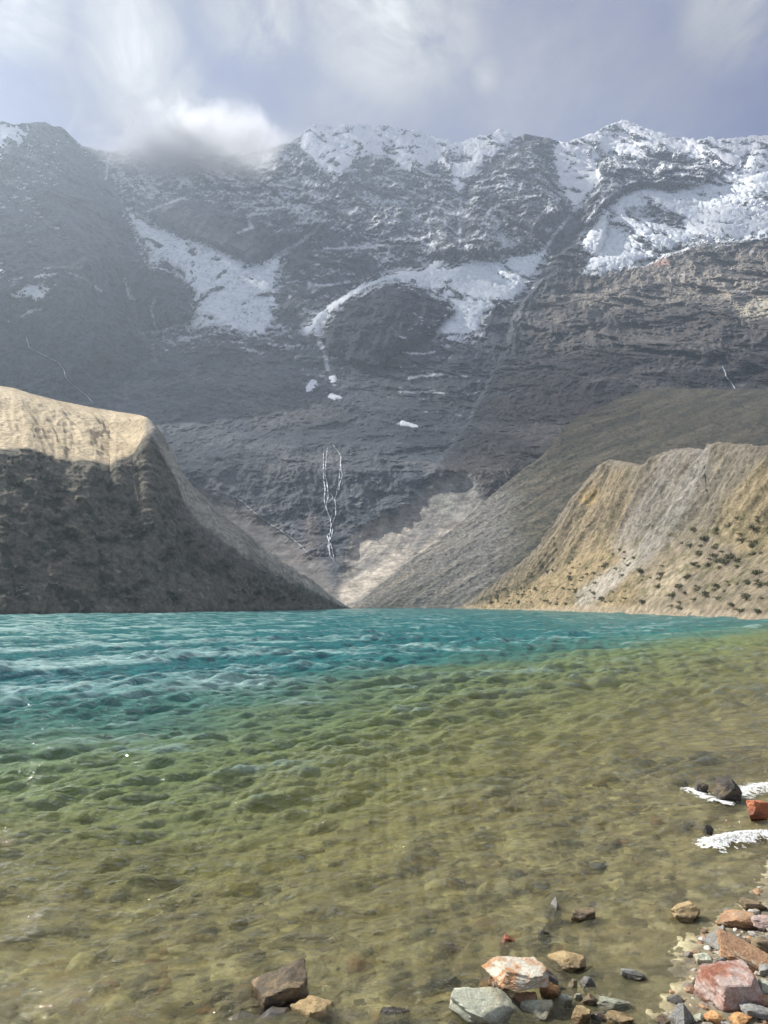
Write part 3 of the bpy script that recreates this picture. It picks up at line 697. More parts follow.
RM = {
 'grey': rock_mat('grey_stone', (.16, .16, .15), (.28, .28, .26), (.26, .20, .13), .35),
 'pale': rock_mat('pale_stone', (.33, .345, .265), (.47, .48, .38), (.40, .31, .18), .3),
 'rust': rock_mat('rusty_stone', (.25, .14, .08), (.40, .25, .14), (.40, .36, .28), .4),
 'orange': rock_mat('orange_stone', (.40, .19, .07), (.52, .31, .14), (.25, .12, .05), .4),
 'ochre': rock_mat('ochre_stone', (.29, .20, .095), (.42, .32, .17), (.26, .19, .09), .4),
 'dark': rock_mat('dark_stone', (.055, .05, .045), (.11, .10, .085), (.17, .13, .08), .35),
 'brown': rock_mat('brown_stone', (.16, .12, .075), (.25, .19, .11), (.10, .085, .06), .4),
 'pink': rock_mat('pink_stone', (.36, .25, .21), (.50, .42, .38), (.31, .13, .08), .55),
 'umber': rock_mat('umber_stone', (.07, .058, .042), (.13, .10, .065), (.24, .175, .095), .45),
 'slab': rock_mat('slab_stone', (.50, .47, .38), (.60, .56, .46), (.44, .22, .09), .55),
 'red': rock_mat('red_stone', (.38, .12, .06), (.46, .18, .09), (.25, .10, .06), .4),
}
_bmi = bmesh.new(); bmesh.ops.create_icosphere(_bmi, subdivisions=5, radius=1)
ICO5 = np.array([v.co[:] for v in _bmi.verts]); ICO5F = np.array([[v.index for v in f.verts] for f in _bmi.faces]); _bmi.free()
_bmi = bmesh.new(); bmesh.ops.create_icosphere(_bmi, subdivisions=3, radius=1)
ICO3 = np.array([v.co[:] for v in _bmi.verts]); ICO3F = np.array([[v.index for v in f.verts] for f in _bmi.faces]); _bmi.free()
_bmi = bmesh.new(); bmesh.ops.create_icosphere(_bmi, subdivisions=2, radius=1)
ICO2 = np.array([v.co[:] for v in _bmi.verts]); ICO2F = np.array([[v.index for v in f.verts] for f in _bmi.faces]); _bmi.free()

def rock_shape(seed, dirs, n=20, boxy=.5, rough=.07, planes=None):
    r = np.random.default_rng(seed)
    if planes is None:
        nn = r.normal(size=(n, 3)); nn /= np.linalg.norm(nn, axis=1)[:, None]
        dd = r.uniform(.52, .92, n)
        q, _ = np.linalg.qr(np.eye(3)+r.normal(size=(3, 3))*.18)
        ax = np.concatenate([q, -q]); da = np.full(6, .80)+r.uniform(-.1, .1, 6)
        nn = np.concatenate([nn, ax]); dd = np.concatenate([dd+.15*boxy, da])
    else:
        nn = np.array([p[:3] for p in planes], float); dd = np.array([p[3] for p in planes], float)
        dd = dd/np.linalg.norm(nn, axis=1); nn /= np.linalg.norm(nn, axis=1)[:, None]
    dots = dirs@nn.T
    rad = np.where(dots > 1e-3, dd[None]/np.maximum(dots, 1e-3), 9).min(1)
    rad = np.minimum(rad, 2.2)
    V = dirs*rad[:, None]
    o = r.uniform(0, 60)
    rg = fbm(V[:, 0]*1.6+o, V[:, 1]*1.6, V[:, 2]*2.6, 6, .6)
    st = ridged(V[:, 0]*1.1+o, V[:, 1]*1.1, V[:, 2]*5.0, 3, .5)
    V = V*(1+rough*2.2*rg+rough*.45*st)[:, None]
    return V
def rotm(rx, ry, rz):
    from mathutils import Euler
    return np.array(Euler((R(rx), R(ry), R(rz))).to_matrix())
MPX = lambda Y: Y/F*1.03

def rock(name, u, v, w, hpx, mat, label, seed, dep_=.8, rot=(0, 0, 0), z=None, lift=0., group=None, planes=None, rough=.085, boxy=.5, under=False):
    """a stone centred on a picture point, seated on the ground there; w and hpx are its size as seen"""
    zc = 0.
    for _ in range(4):
        x, y = at_z(u, v, zc)
        g = float(bed_z(np.array([x]), np.array([y]))[0])
        sx = w*MPX(y)/2; sy = sx*dep_
        vis = hpx*MPX(y)
        e = H/y
        hv = max(.3*sx, (vis-2*sy*e*.6)*1.05)
        if under: top, bot = min(-.015, g+hv), g-.3*hv
        else: top, bot = max(g, 0)+hv*(1.0 if g < 0 else .75), g-.25*hv
        if z is not None: top, bot = z+hv*.5, z-hv*.5
        sz = (top-bot)/2; zc = (top+bot)/2
    zc += 0 if (under or z is not None) else lift*.4
    V = rock_shape(seed, ICO5, boxy=boxy, rough=rough, planes=planes)
    V = V/np.abs(V).max(0)*np.array([sx, sy, sz])
    V = V@rotm(*rot).T
    o = mesh_from(name, V, ICO5F, RM[mat], smooth=True)
    o.location = (x, y, zc)
    sh = o.data
    try: sh.set_sharp_from_angle(angle=R(28))
    except Exception: pass
    return tag(o, label, 'rock', group)

ROCKS = [
 # left pair at the bottom edge
 ('rock', 276,1024,52,20,'dark','dark wet boulder foot under the brown-topped block at the bottom edge',2,.8,(0,0,10),{}),
 ('rock', 283,1000,64,30,'umber','dark angular block with a brown sunlit top, standing in the water left of centre',3,.7,(4,-14,22),{'lift':.06,'planes':[(0,0,1,.62),(.35,-.2,.9,.66),(0,-1,.12,.62),(-1,-.1,.2,.8),(1,-.2,-.1,.8),(.7,-.6,.3,.8),(0,1,0,.8),(0,0,-1,.8)]}),
 ('rock', 314,1019,46,24,'ochre','golden wet stone leaning on the dark block at the bottom edge',4,.8,(0,8,-20),{}),
 ('rock', 390,1022,34,14,'dark','glistening black stone awash at the bottom edge, alone right of the golden one',5,.8,(0,0,30),{}),
 # middle cluster
 ('boulder', 484,1013,74,32,'pale','large pale green-grey boulder in front of the overhanging slab',31,.8,(4,10,-10),{'boxy':.2,'rough':.06}),
 ('rock', 499,990,20,20,'rust','upright rusty stone holding up the left end of the overhanging slab',32,.9,(0,0,0),{}),
 ('rock', 547,984,26,20,'dark','black stone holding up the right end of the overhanging slab',33,1.2,(0,0,20),{}),
 ('slab_rock', 522,973,64,28,'slab','cream and rust overhanging slab with a black hollow beneath it',34,.75,(8,4,8),{'z':.17,'planes':[(0,0,1,.7),(.1,-.1,-1,.6),(-1,-.2,.2,.82),(.9,-.5,.1,.85),(-.5,-1,.3,.8),(.3,-1,0,.72),(0,1,.2,.8),(1,.4,0,.85)]}),
 ('rock', 566,966,36,16,'ochre','flat tan stone tucked behind the right end of the overhanging slab',35,.8,(5,8,-10),{'lift':.05}),
 ('rock', 525,1006,26,16,'rust','reddish brown stone inside the hollow between the big pale boulder and the grey plate',36,.8,(0,0,0),{}),
 ('rock', 541,1014,36,16,'pale','light grey tilted plate right of the big pale boulder',37,.7,(6,-16,14),{}),
 ('rock', 552,995,20,17,'orange','bright orange wedge beside the hollow of the slab',38,.8,(0,-20,0),{}),
 ('rock', 564,1004,14,11,'pale','small yellowish white pebble right of the orange wedge',39,.9,(0,0,0),{}),
 ('rock', 582,1019,18,14,'ochre','small tan stone at the bottom edge, right of the cluster',40,.8,(0,10,30),{}),
 ('rock', 588,986,14,9,'grey','little grey stone lying in shallow water right of the slab',41,.8,(0,0,0),{}),
 ('rock', 590,1004,16,10,'brown','brown stone in the shallows between the yellowish pebble and the long pale stone',86,.8,(0,0,20),{}),
 ('rock', 578,1001,11,8,'pale','second small pale pebble close beside the yellowish white one',87,.8,(0,0,50),{}),
 ('rock', 600,1018,18,9,'grey','dull grey stone awash between the small tan stone and the streaky ochre one',88,.7,(0,0,0),{}),
 ('rock', 573,988,10,8,'pale','tiny pale stone between the slab and the little grey stone',42,.8,(0,0,0),{}),
 # in the water
 ('rock', 447,957,28,20,'rust','pinkish orange stone under shallow water left of the slab',43,.8,(0,0,20),{'under':True}),
 ('rock', 507,946,15,8,'red','small red stone breaking the water behind the slab',44,.8,(0,0,0),{'lift':.04}),
 ('rock', 545,940,14,7,'dark','small purplish black stone poking out of the water',45,.9,(0,0,0),{'lift':.05}),
 ('rock', 556,914,20,13,'grey','pointed grey stone standing out of the shallows behind the slab',46,.8,(0,0,0),{'lift':.07,'planes':[(-.7,-.5,.6,.6),(.9,-.3,.5,.6),(0,1,.4,.7),(0,0,-1,.8),(0,-1,.3,.7)]}),
 ('rock', 584,919,26,9,'brown','low dark stone with an orange edge, right of the pointed grey stone',47,.7,(0,0,10),{'lift':.04}),
 ('rock', 634,956,16,11,'pale','pale square stone under the water in the open shallows',48,.8,(0,0,40),{'under':True}),
 ('rock', 632,976,24,9,'grey','flat grey stone just awash in the open shallows',49,.7,(0,6,-18),{'lift':.04}),
 ('rock', 614,1007,32,9,'pale','long pale flat stone near the bottom edge',50,.5,(0,0,-4),{'lift':.03}),
 ('rock', 618,1021,28,14,'ochre','streaky ochre stone at the bottom edge under the long pale one',51,.8,(0,0,0),{'lift':.02}),
 ('rock', 634,923,26,9,'ochre','sandy flat stone under water left of the yellow stone',52,.7,(0,0,-20),{'under':True}),
 ('boulder', 155,886,78,22,'dark','broad dark boulder just under the surface at left',53,.8,(0,0,-18),{'under':True}),
 ('boulder', 505,789,56,9,'dark','long dark boulder under the surface, farthest out in the middle',54,.7,(0,0,-6),{'under':True}),
 ('rock', 727,796,26,18,'dark','black rock ringed by white foam near the right edge',55,.9,(0,0,0),{'lift':.22}),
 ('rock', 701,794,12,7,'dark','small black rock in foam left of the bigger black rock',56,.9,(0,0,0),{'lift':.14}),
 ('rock', 758,815,24,18,'red','bright red-orange rock at the right edge between two foam patches',57,.8,(0,0,12),{'lift':.16}),
 ('rock', 708,836,10,8,'dark','little dark stone at the left tip of the lower foam patch',58,.8,(0,0,0),{'lift':.10}),
 # right pile
 ('rock', 685,914,32,17,'ochre','yellow ochre stone standing in the water before the right pile',61,.8,(0,-10,10),{'lift':.05}),
 ('boulder', 702,931,58,26,'ochre','wide sandy boulder under the shallow water, left of the grey fin',62,.8,(0,0,0),{'under':True}),
 ('rock', 742,921,46,22,'rust','brown and orange boulder behind the grey fin',63,.8,(0,4,14),{'lift':.04}),
 ('rock', 764,925,26,18,'pink','pinkish stone at the right edge beside the brown and orange boulder',64,.8,(0,0,0),{'lift':.05}),
 ('rock', 722,942,34,30,'grey','grey fin-shaped stone with one bright and one black side',65,.6,(0,0,-16),{'lift':.04,'planes':[(-.8,-.35,.45,.5),(.85,-.75,.15,.5),(.3,1,.3,.7),(0,0,-1,.8),(.9,.2,.35,.72)]}),
 ('rock', 764,948,22,18,'brown','brown stone in the shade at the right edge above the red slab',66,.8,(0,0,0),{'lift':.03}),
 ('slab_rock', 748,964,62,17,'rust','long rust-red slab tilted across the right pile',67,.55,(12,14,-32),{'lift':.13,'planes':[(0,0,1,.5),(0,0,-1,.5),(-1,-.2,0,.85),(1,.3,0,.85),(0,-1,.1,.7),(.2,1,0,.7),(-.6,-.8,.3,.85)]}),
 ('rock', 705,962,20,16,'pale','white stone with an orange top at the waterline of the right pile',68,.8,(0,0,0),{'lift':.03}),
 ('rock', 721,967,14,14,'grey','small blue-grey cobble above the big pink rock',69,.8,(0,0,0),{'lift':.07}),
 ('boulder', 733,992,60,46,'pink','big pink and red block, largest of the right pile',70,.8,(2,-4,14),{'lift':.03,'rough':.075,'planes':[(.1,-.15,1,.68),(-.15,-1,.18,.72),(-1,-.1,.2,.78),(1,-.25,.1,.8),(0,1,0,.8),(0,0,-1,.8),(.7,-.7,.5,.9),(-.6,-.4,.7,.92)]}),
 ('rock', 683,1019,36,32,'grey','three-sided grey stone pointing up at the bottom edge',71,.7,(0,0,8),{'planes':[(-.8,-.4,.5,.5),(.6,-.8,.4,.5),(.7,.7,.3,.6),(0,0,-1,.8),(-.2,1,.2,.7)]}),
 ('rock', 713,1019,20,17,'orange','vivid orange stone below the big pink block, left of its twin',72,.9,(0,0,0),{'lift':.01}),
 ('rock', 740,1020,23,15,'orange','orange stone with pale patches below the big pink block',73,.8,(0,0,30),{'lift':.01}),
 ('rock', 759,1014,32,16,'grey','flat grey stone in the bottom right corner',74,.7,(0,6,-10),{'lift':.03}),
 ('rock', 766,992,18,22,'pale','pale greenish stone at the right edge beside the big pink block',75,.9,(0,0,0),{'lift':.03}),
 ('rock', 699,1020,12,12,'pale','small white stone between the three-sided and the vivid orange stones',76,.9,(0,0,0),{}),
 ('slab_rock', 700,985,24,12,'brown','thin brown plate leaning on the left side of the big pink block',78,.7,(0,-10,24),{}),
 ('rock', 744,945,26,16,'dark','black shaded stone in the gap between the grey fin and the rust-red slab',79,.8,(0,0,12),{}),
 ('rock', 728,957,18,12,'ochre','tan cobble just above the upper end of the rust-red slab',80,.8,(0,0,0),{'lift':.05}),
 ('rock', 752,906,26,14,'brown','flat brown stone at the water edge, farthest back in the right pile',81,.7,(0,0,-10),{}),
 ('rock', 664,1021,20,10,'brown','low brown stone awash left of the three-sided grey stone',82,.8,(0,0,20),{}),
 ('rock', 765,1003,20,14,'rust','small rusty stone squeezed between the pale greenish and flat grey stones',83,.8,(0,0,0),{'lift':.04}),
 ('rock', 722,1006,16,10,'dark','small dark stone wedged under the front of the big pink block',84,.8,(0,0,0),{}),
 ('rock', 676,1000,16,9,'grey','grey stone lying in the wet gravel left of the big pink block',85,.8,(0,0,30),{}),
 ('rock', 766,972,16,14,'grey','grey cobble at the right edge below the rust-red slab',77,.9,(0,0,0),{'lift':.04}),
]
for (nm, u, v, w, hp, mt, lab, sd, dp, rot, kw) in ROCKS:
    rock(nm, u, v, w, hp, mt, lab, sd, dp, rot, **kw)

# ---- stones on the lake bed and gravel between the rocks: past counting
def pebble_field(name, n, sampler, smin, smax, palette, flat=.55, sink=.25, ico=(ICO2, ICO2F), top=None):
    Vs, Fs, Cs = [], [], []; n0 = 0
    protos = [rock_shape(900+i, ico[0], rough=.06) for i in range(14)]
    pal = np.array(palette)
    for i in range(n):
        x, y = sampler()
        s = smin*(smax/smin)**(random.random()**1.7)
        V = protos[i % 14]*np.array([s, s*random.uniform(.6, 1), s*flat*random.uniform(.6, 1.2)])
        V = V@rotm(random.gauss(0, 12), random.gauss(0, 12), random.uniform(0, 360)).T
        g = float(bed_z(np.array([x]), np.array([y]))[0])
        V = V+np.array([x, y, min(g+s*flat*(1-sink)*.6, top-V[:, 2].max()) if top is not None else g+s*flat*(1-sink)*.6])
        Vs.append(V); Fs.append(ico[1]+n0); n0 += len(V)
        cc = pal[random.randrange(len(pal))]*random.uniform(.7, 1.25)
        Cs.append(np.repeat(cc[None], len(V), 0))
    o = mesh_from(name, np.concatenate(Vs), np.concatenate(Fs), M_peb, np.concatenate(Cs), smooth=False)
    return kind(o, 'stuff')
M_peb = terrain_mat('pebble_stone', 22., .4, .012, 30., rough=.55)
PAL = [(.36,.29,.17),(.46,.39,.22),(.22,.19,.13),(.12,.11,.09),(.30,.27,.21),(.42,.33,.16),(.33,.20,.10),(.50,.46,.33),(.17,.17,.11),(.62,.55,.30),(.68,.60,.36),(.07,.065,.05),(.09,.085,.06)]
def in_view():
    while True:
        y = 4.9*(15/4.9)**(random.random()**.9); x = y*random.uniform(-.56, .56)
        if lake_sd(np.array([x]), np.array([y]))[0] > .0: return x, y
o = pebble_field('bed_stones', 2600, in_view, .03, .19, PAL, .4, .55, top=-.03)
o['label'] = 'mottled yellow, brown and black stones covering the lake bed under the clear shallows'
def on_shore():
    while True:
        far_ = random.random() < .45; x = random.uniform(.7, 9.5 if far_ else 4.6); y = random.uniform(2.0 if far_ else 4.6, 13. if far_ else 8.6); d = lake_sd(np.array([x]), np.array([y]))[0]
        if (-4.5 if far_ else -1.4) < d < .12: return x, y
o = pebble_field('shore_gravel', 4200, on_shore, .008, .06, [(.28,.25,.2),(.36,.33,.27),(.2,.18,.15),(.33,.21,.12),(.38,.3,.18),(.24,.15,.10),(.42,.40,.35)], .5, .2)
o['label'] = 'loose gravel on the beach between the shore rocks at bottom right'

# ---- foam thrown up on the right
def foam(label, us_, vs_, width, hgt, thr, seed):
    line = [at_z(u, v, .02) for u, v in zip(us_, vs_)]; line = [(float(a_), float(b_)) for a_, b_ in line]
    xs = [p[0] for p in line]; ys = [p[1] for p in line]; st = .0065
    X, Yg = np.meshgrid(np.arange(min(xs)-width, max(xs)+width, st), np.arange(min(ys)-width*1.3, max(ys)+width*1.3, st))
    d = linedist(X, Yg, line)/width
    lace = np.abs(fbm(X/.11+seed, Yg/.16, 0*X, 6, .68))*2.4
    crest_ = ridged(X/.16+seed, Yg/.10, 0*X, 5, .7)
    msk = (1-d)+.55*crest_-lace
    z = .012+hgt*np.clip(1-d, 0, 1)*np.clip(.6+.18*crest_+.10*fbm(X/.05, Yg/.05, 0*X, 3, .6), 0, 1.4)
    f = grid_faces(*X.shape); f = f[(msk > thr).ravel()[f].all(1)]
    V = np.stack([X, Yg, z], -1).reshape(-1, 3)
    use, inv = np.unique(f, return_inverse=True); Vs = [V[use]]; Fs = [inv.reshape(f.shape)]; n0 = len(use)
    for i in range(int(110*width)):          # thrown drops
        k = random.random(); j = random.randrange(len(line)-1)
        px_ = line[j][0]*(1-k)+line[j+1][0]*k+random.gauss(0, width*.4); py_ = line[j][1]*(1-k)+line[j+1][1]*k+random.gauss(0, width*.5)
        r_ = random.uniform(.0015, .005); zz = abs(random.gauss(0, hgt*1.3))+.02
        Vs.append(np.array([[-1,-1,-1],[1,-1,-1],[1,1,-1],[-1,1,-1],[-1,-1,1],[1,-1,1],[1,1,1],[-1,1,1]])*r_*np.array([1.4, 1, 1])+np.array([px_, py_, zz]))
        Fs.append(np.array([[0,1,2,3],[4,5,6,7],[0,1,5,4],[1,2,6,5],[2,3,7,6],[3,0,4,7]])+n0); n0 += 8
    o = mesh_from('foam', np.concatenate(Vs), np.concatenate(Fs), M_foam, smooth=True)
    o['label'] = label; return kind(o, 'stuff')
m, nt, ns, L = new_mat('white_foam'); M_foam = m
out = N(nt, 'ShaderNodeOutputMaterial'); geo = N(nt, 'ShaderNodeNewGeometry')
bn = N(nt, 'ShaderNodeTexNoise', Scale=55., Detail=6., Roughness=.7); L.new(geo.outputs['Position'], bn.inputs['Vector'])
dfo = N(nt, 'ShaderNodeBsdfDiffuse', Color=(.82, .84, .84, 1)); tfo = N(nt, 'ShaderNodeBsdfTransparent'); mfo = N(nt, 'ShaderNodeMixShader')
L.new(ramp(nt, bn.outputs[0], [(.38, (.15, .15, .15)), (.58, (.95, .95, .95))]).outputs[0], mfo.inputs[0]); L.new(tfo.outputs[0], mfo.inputs[1]); L.new(dfo.outputs[0], mfo.inputs[2]); L.new(mfo.outputs[0], out.inputs[0])
foam('white foam breaking in the small lower patch at the right edge', [714,730,745,760,790], [845,841,838,837,838], .28, .12, .35, 2.)
foam('white foam around the black rock near the right edge', [690,702,712,724], [789,795,799,802], .16, .03, .3, 5.)
foam('white foam behind the red-orange rock at the right edge', [735,748,762,790], [796,790,787,784], .34, .06, .5, 9.)

# ------------------------------------------------------------------ shrubs and shore boulders on the moraines
M_shrub = plain_mat('shrub_leaf', (.075, .08, .038), (.15, .145, .075), 3., .7)
M_shrub2 = plain_mat('dark_shrub_leaf', (.032, .04, .02), (.07, .075, .036), 3., .7)
def shrub_mesh(name, seed, mat, n=260):
    r = np.random.default_rng(seed)
    lobes = r.normal(size=(7, 3))*np.array([.5, .5, .2]); lobes[:, 2] = np.abs(lobes[:, 2])+.3
    Vs, Fs = [], []; n0 = 0
    for i in range(n):
        cpt = lobes[r.integers(7)]+r.normal(size=3)*np.array([.26, .26, .22]); cpt[2] = max(.03, cpt[2])
        a = r.normal(size=3); a /= np.linalg.norm(a); b_ = np.cross(a, r.normal(size=3)); b_ /= np.linalg.norm(b_)
        s = r.uniform(.07, .15)
        Vs.append(np.array([cpt-a*s-b_*s*.5, cpt+a*s-b_*s*.4, cpt+a*s*.8+b_*s*.5, cpt-a*s*.7+b_*s*.6])); Fs.append(np.arange(4)+n0); n0 += 4
    for i in range(7):      # twigs
        e = lobes[i]; w = .02
        Vs.append(np.array([[-w, 0, -.15], [w, 0, -.15], e+[w*.4, 0, 0], e-[w*.4, 0, 0]])); Fs.append(np.arange(4)+n0); n0 += 4
    V = np.concatenate(Vs)
    me_o = mesh_from(name, V, np.array(Fs), mat, smooth=False)
    me = me_o.data; bpy.data.objects.remove(me_o); return me
SM = [shrub_mesh('shrub', 40+i, M_shrub) for i in range(4)]; SM2 = [shrub_mesh('shrub', 60+i, M_shrub2) for i in range(4)]
def put_shrub(p, s, meshes, label, group):
    o = bpy.data.objects.new('shrub', random.choice(meshes)); COL.objects.link(o)
    o.location = tuple(p); o.scale = (s*random.uniform(.85, 1.25), s, s*random.uniform(.7, 1.05)); o.rotation_euler = (0, 0, random.uniform(0, 6.28))
    return tag(o, label, 'shrub', group)
def project(Pw):
    x, y, z = Pw[..., 0], Pw[..., 1], Pw[..., 2]-H
    dpt = y*CP+z*SP; up = z*CP-y*SP
    return CX+F*x/dpt, CY-F*up/dpt
UMp, VMp = project(GM)
def scatter(G, Up, Vp, cond, n):
    idx = np.argwhere(cond); out = []
    for i in rng.choice(len(idx), n, replace=False): out.append((G[tuple(idx[i])], Up[tuple(idx[i])], Vp[tuple(idx[i])]))
    return out
row = np.arange(GM.shape[0])[:, None]*np.ones((1, GM.shape[1]))
frontM = row < 270
shr_poly = [(640,560),(680,535),(720,520),(775,515),(775,618),(700,612),(600,606),(480,604),(540,575),(580,555),(610,545)]
sd_ = sdf(UMp, VMp, shr_poly); clump = fbm(GM[...,0]/9, GM[...,1]/9, GM[...,2]/6, 3)
for p, u, v in scatter(GM, UMp, VMp, frontM & (sd_ > 0) & (clump > -.12), 196):
    s = random.uniform(.35, 1.0)*(1.15 if u > 660 else 1.0)
    put_shrub(p, s, SM, 'small olive bush dotting the sunlit tan moraine at right', 'bushes on the sunlit right moraine')
for (uq, vq), lab, s in (((640,573), 'round dark bush low on the sunlit moraine, alone beside the pale gully', 1.3), ((602,600), 'squat dark bush nearest the waterline on the sunlit moraine', 1.2), ((642,604), 'broad dark bush just above the shore, right of the squat one', 1.25)):
    d = (UMp-uq)**2+(VMp-vq)**2; d[~frontM] = 1e9
    put_shrub(GM[np.unravel_index(d.argmin(), d.shape)], s, SM, lab, 'bushes on the sunlit right moraine')
ULp, VLp = project(GL)
rowL = np.arange(GL.shape[0])[:, None]*np.ones((1, GL.shape[1]))
clumpL = fbm(GL[...,0]/12, GL[...,1]/12, GL[...,2]/8, 3)
sdl = sdf(ULp, VLp, [(-20,455),(60,468),(110,478),(150,500),(200,540),(260,585),(300,604),(-20,612)])
for p, u, v in scatter(GL, ULp, VLp, (rowL < 150) & (sdl > 0) & (clumpL > 0), 86):
    put_shrub(p, random.uniform(.7, 1.9), SM2, 'dark green bush scattered on the shaded left moraine face', 'bushes on the dark left moraine')
sdc = np.abs(VLp-interp(E_L, ULp)-0) 
for p, u, v in scatter(GL, ULp, VLp, (sdc < 1.5) & (ULp > 20) & (ULp < 118) & (rowL < 165) & (rowL > 150), 12):
    put_shrub(p, random.uniform(.6, 1.2), SM2, 'small bush outlined against the tan grass on the left moraine rim', 'bushes on the rim of the left moraine')
def far_boulder(u, v, w, hp, mat, label, seed):
    x, y = at_z(u, v, .3); s = w*y/F/2
    V = rock_shape(seed, ICO3, rough=.06); V = V/np.abs(V).max(0)*np.array([s, s*.8, hp*y/F/2])
    o = mesh_from('boulder', V, ICO3F, mat, smooth=False); o.location = (x, y, hp*y/F/2*.5)
    return tag(o, label, 'boulder')
M_fb1 = plain_mat('shore_boulder_dark', (.07, .065, .06), (.13, .12, .1), 1.5, .85, .1, 3.)
M_fb2 = plain_mat('shore_boulder_tan', (.36, .3, .22), (.46, .39, .29), 1.5, .85, .1, 3.)
far_boulder(296.5, 606.5, 12, 9, M_fb1, 'big dark boulder on the far shore at the tip of the left moraine', 201)
far_boulder(281, 607.5, 8, 5, M_fb2, 'small pale boulder on the far shore left of the big dark one', 202)
far_boulder(331, 607.4, 20, 4, M_fb2, 'flat tan boulder on the far shore where the valley opens', 203)
far_boulder(728, 615.5, 10, 6, M_fb2, 'pale boulder at the waterline under the sunlit moraine', 204)

# ------------------------------------------------------------------ air
SUN_AZ, SUN_EL = R(-60), R(41)
hz = bpy.data.meshes.new('haze'); bm = bmesh.new(); bmesh.ops.create_cube(bm, size=1)
x0, x1, y0, y1, z0, z1 = -6200, 6200, -6200, 6200, -22, MOUNT_TOP+30
x0, x1, y0, y1 = -6100, 6100, -6100, 6100
for v in bm.verts: v.co = ((x0+x1)/2+v.co.x*(x1-x0), (y0+y1)/2+v.co.y*(y1-y0), (z0+z1)/2+v.co.z*(z1-z0))
bm.to_mesh(hz); bm.free()
ho = bpy.data.objects.new('haze', hz); COL.objects.link(ho); kind(ho, 'stuff')
m, nt, ns, L = new_mat('valley_haze')
out = N(nt, 'ShaderNodeOutputMaterial'); vol = N(nt, 'ShaderNodeVolumePrincipled')
vol.inputs['Color'].default_value = (.70, .83, 1.0, 1); vol.inputs['Density'].default_value = .000165; vol.inputs['Anisotropy'].default_value = .45
L.new(vol.outputs[0], out.inputs['Volume']); hz.materials.append(m)

# ------------------------------------------------------------------ cloud hanging on the crest, a volume inside the haze
def cloudbank(name, u, v, Yc, wpx, hpx, dpt_, seed, label, dens):
    c_ = pt(np.array(u), np.array(v), np.array(Yc)); k = Yc/F
    sc = np.array([wpx*k/2, dpt_/2, hpx*k/2])
    V = ICO3*(1+.25*fbm(ICO3[:, 0]*1.5+seed, ICO3[:, 1]*1.5, ICO3[:, 2]*1.5, 4))[:, None]*sc
    V[:, 2] = np.minimum(V[:, 2], MOUNT_TOP+25-c_[2])
    m, nt, ns, L = new_mat('cloudbank_vapour')
    out = N(nt, 'ShaderNodeOutputMaterial'); vol = N(nt, 'ShaderNodeVolumePrincipled'); vol.inputs['Color'].default_value = (.96, .97, 1, 1); vol.inputs['Anisotropy'].default_value = .2
    tc = N(nt, 'ShaderNodeTexCoord'); vm = N(nt, 'ShaderNodeVectorMath', operation='DIVIDE'); L.new(tc.outputs['Object'], vm.inputs[0]); vm.inputs[1].default_value = tuple(sc)
    ln = N(nt, 'ShaderNodeVectorMath', operation='LENGTH'); L.new(vm.outputs[0], ln.inputs[0])
    nz = N(nt, 'ShaderNodeTexNoise', Scale=.010, Detail=7., Roughness=.66); L.new(tc.outputs['Object'], nz.inputs['Vector'])
    nz.inputs['Distortion'].default_value = .6
    fall = mth(nt, 'SUBTRACT', 1.0, mth(nt, 'POWER', ln.outputs['Value'], 2.0), clamp=True)
    f = mth(nt, 'SUBTRACT', mth(nt, 'ADD', mth(nt, 'MULTIPLY', nz.outputs[0], 2.6), mth(nt, 'MULTIPLY', fall, 1.0)), 1.75)
    f = mth(nt, 'MULTIPLY', mth(nt, 'MULTIPLY', mth(nt, 'MAXIMUM', f, 0.), fall), dens)
    L.new(f, vol.inputs['Density']); L.new(vol.outputs[0], out.inputs['Volume'])
    o = mesh_from(name, V, ICO3F, m); o.location = tuple(c_); kind(o, 'stuff'); o['label'] = label
cloudbank('cloudbank', 186, 150, 1500, 300, 112, 300, 3., 'pale cloud hiding the crest between the left peak and the summit ice', .05)


# ------------------------------------------------------------------ unseen cloud bank added up-sun of the cirque, shaped to shade the great wall
CZ = 2500.
sdv = (math.sin(SUN_AZ)*math.cos(SUN_EL), math.cos(SUN_AZ)*math.cos(SUN_EL), math.sin(SUN_EL))
def above(x, y, z): t = (CZ-z)/sdv[2]; return (x+sdv[0]*t, y+sdv[1]*t)
cx_, cy_ = np.meshgrid(np.arange(-3300, -200, 14.), np.arange(1500, 3500, 14.))
cd = sdf(cx_, cy_, [above(60,395,10), above(130,395,60), above(240,360,70), above(700,300,80), above(1500,800,300), above(1500,1900,1000), above(-1200,1900,1000), above(-1200,900,300), above(-330,430,150), above(-120,520,60), above(-20,400,10)])
for (x, y, z, r_) in ((560,1080,500,170), (330,1060,470,90), (20,430,10,100), (30,530,60,85), (700,1500,800,150), (-420,1000,380,120), (-380,1480,1060,130), (-640,1250,700,110)):  # gaps shaped to let sunlight reach chosen slopes and the crest cloud
    a_ = above(x, y, z); cd = np.minimum(cd, np.hypot(cx_-a_[0], cy_-a_[1])-r_)
cd = cd+45*fbm(cx_/130, cy_/130, 0*cx_, 5, .6)
ct = np.clip(cd, 0, 130)
top = CZ+np.sqrt(ct*130)*.6*(1+.5*fbm(cx_/120, cy_/120, 0*cx_+4, 4)); botm = CZ-ct*.35-.5
keep = (cd > 0).ravel(); nP = cx_.size
f = grid_faces(*cx_.shape); f = f[keep[f].all(1)]
m, nt, ns, L = new_mat('shade_cloud_vapour')
out = N(nt, 'ShaderNodeOutputMaterial'); at = N(nt, 'ShaderNodeAttribute', attribute_name='thick')
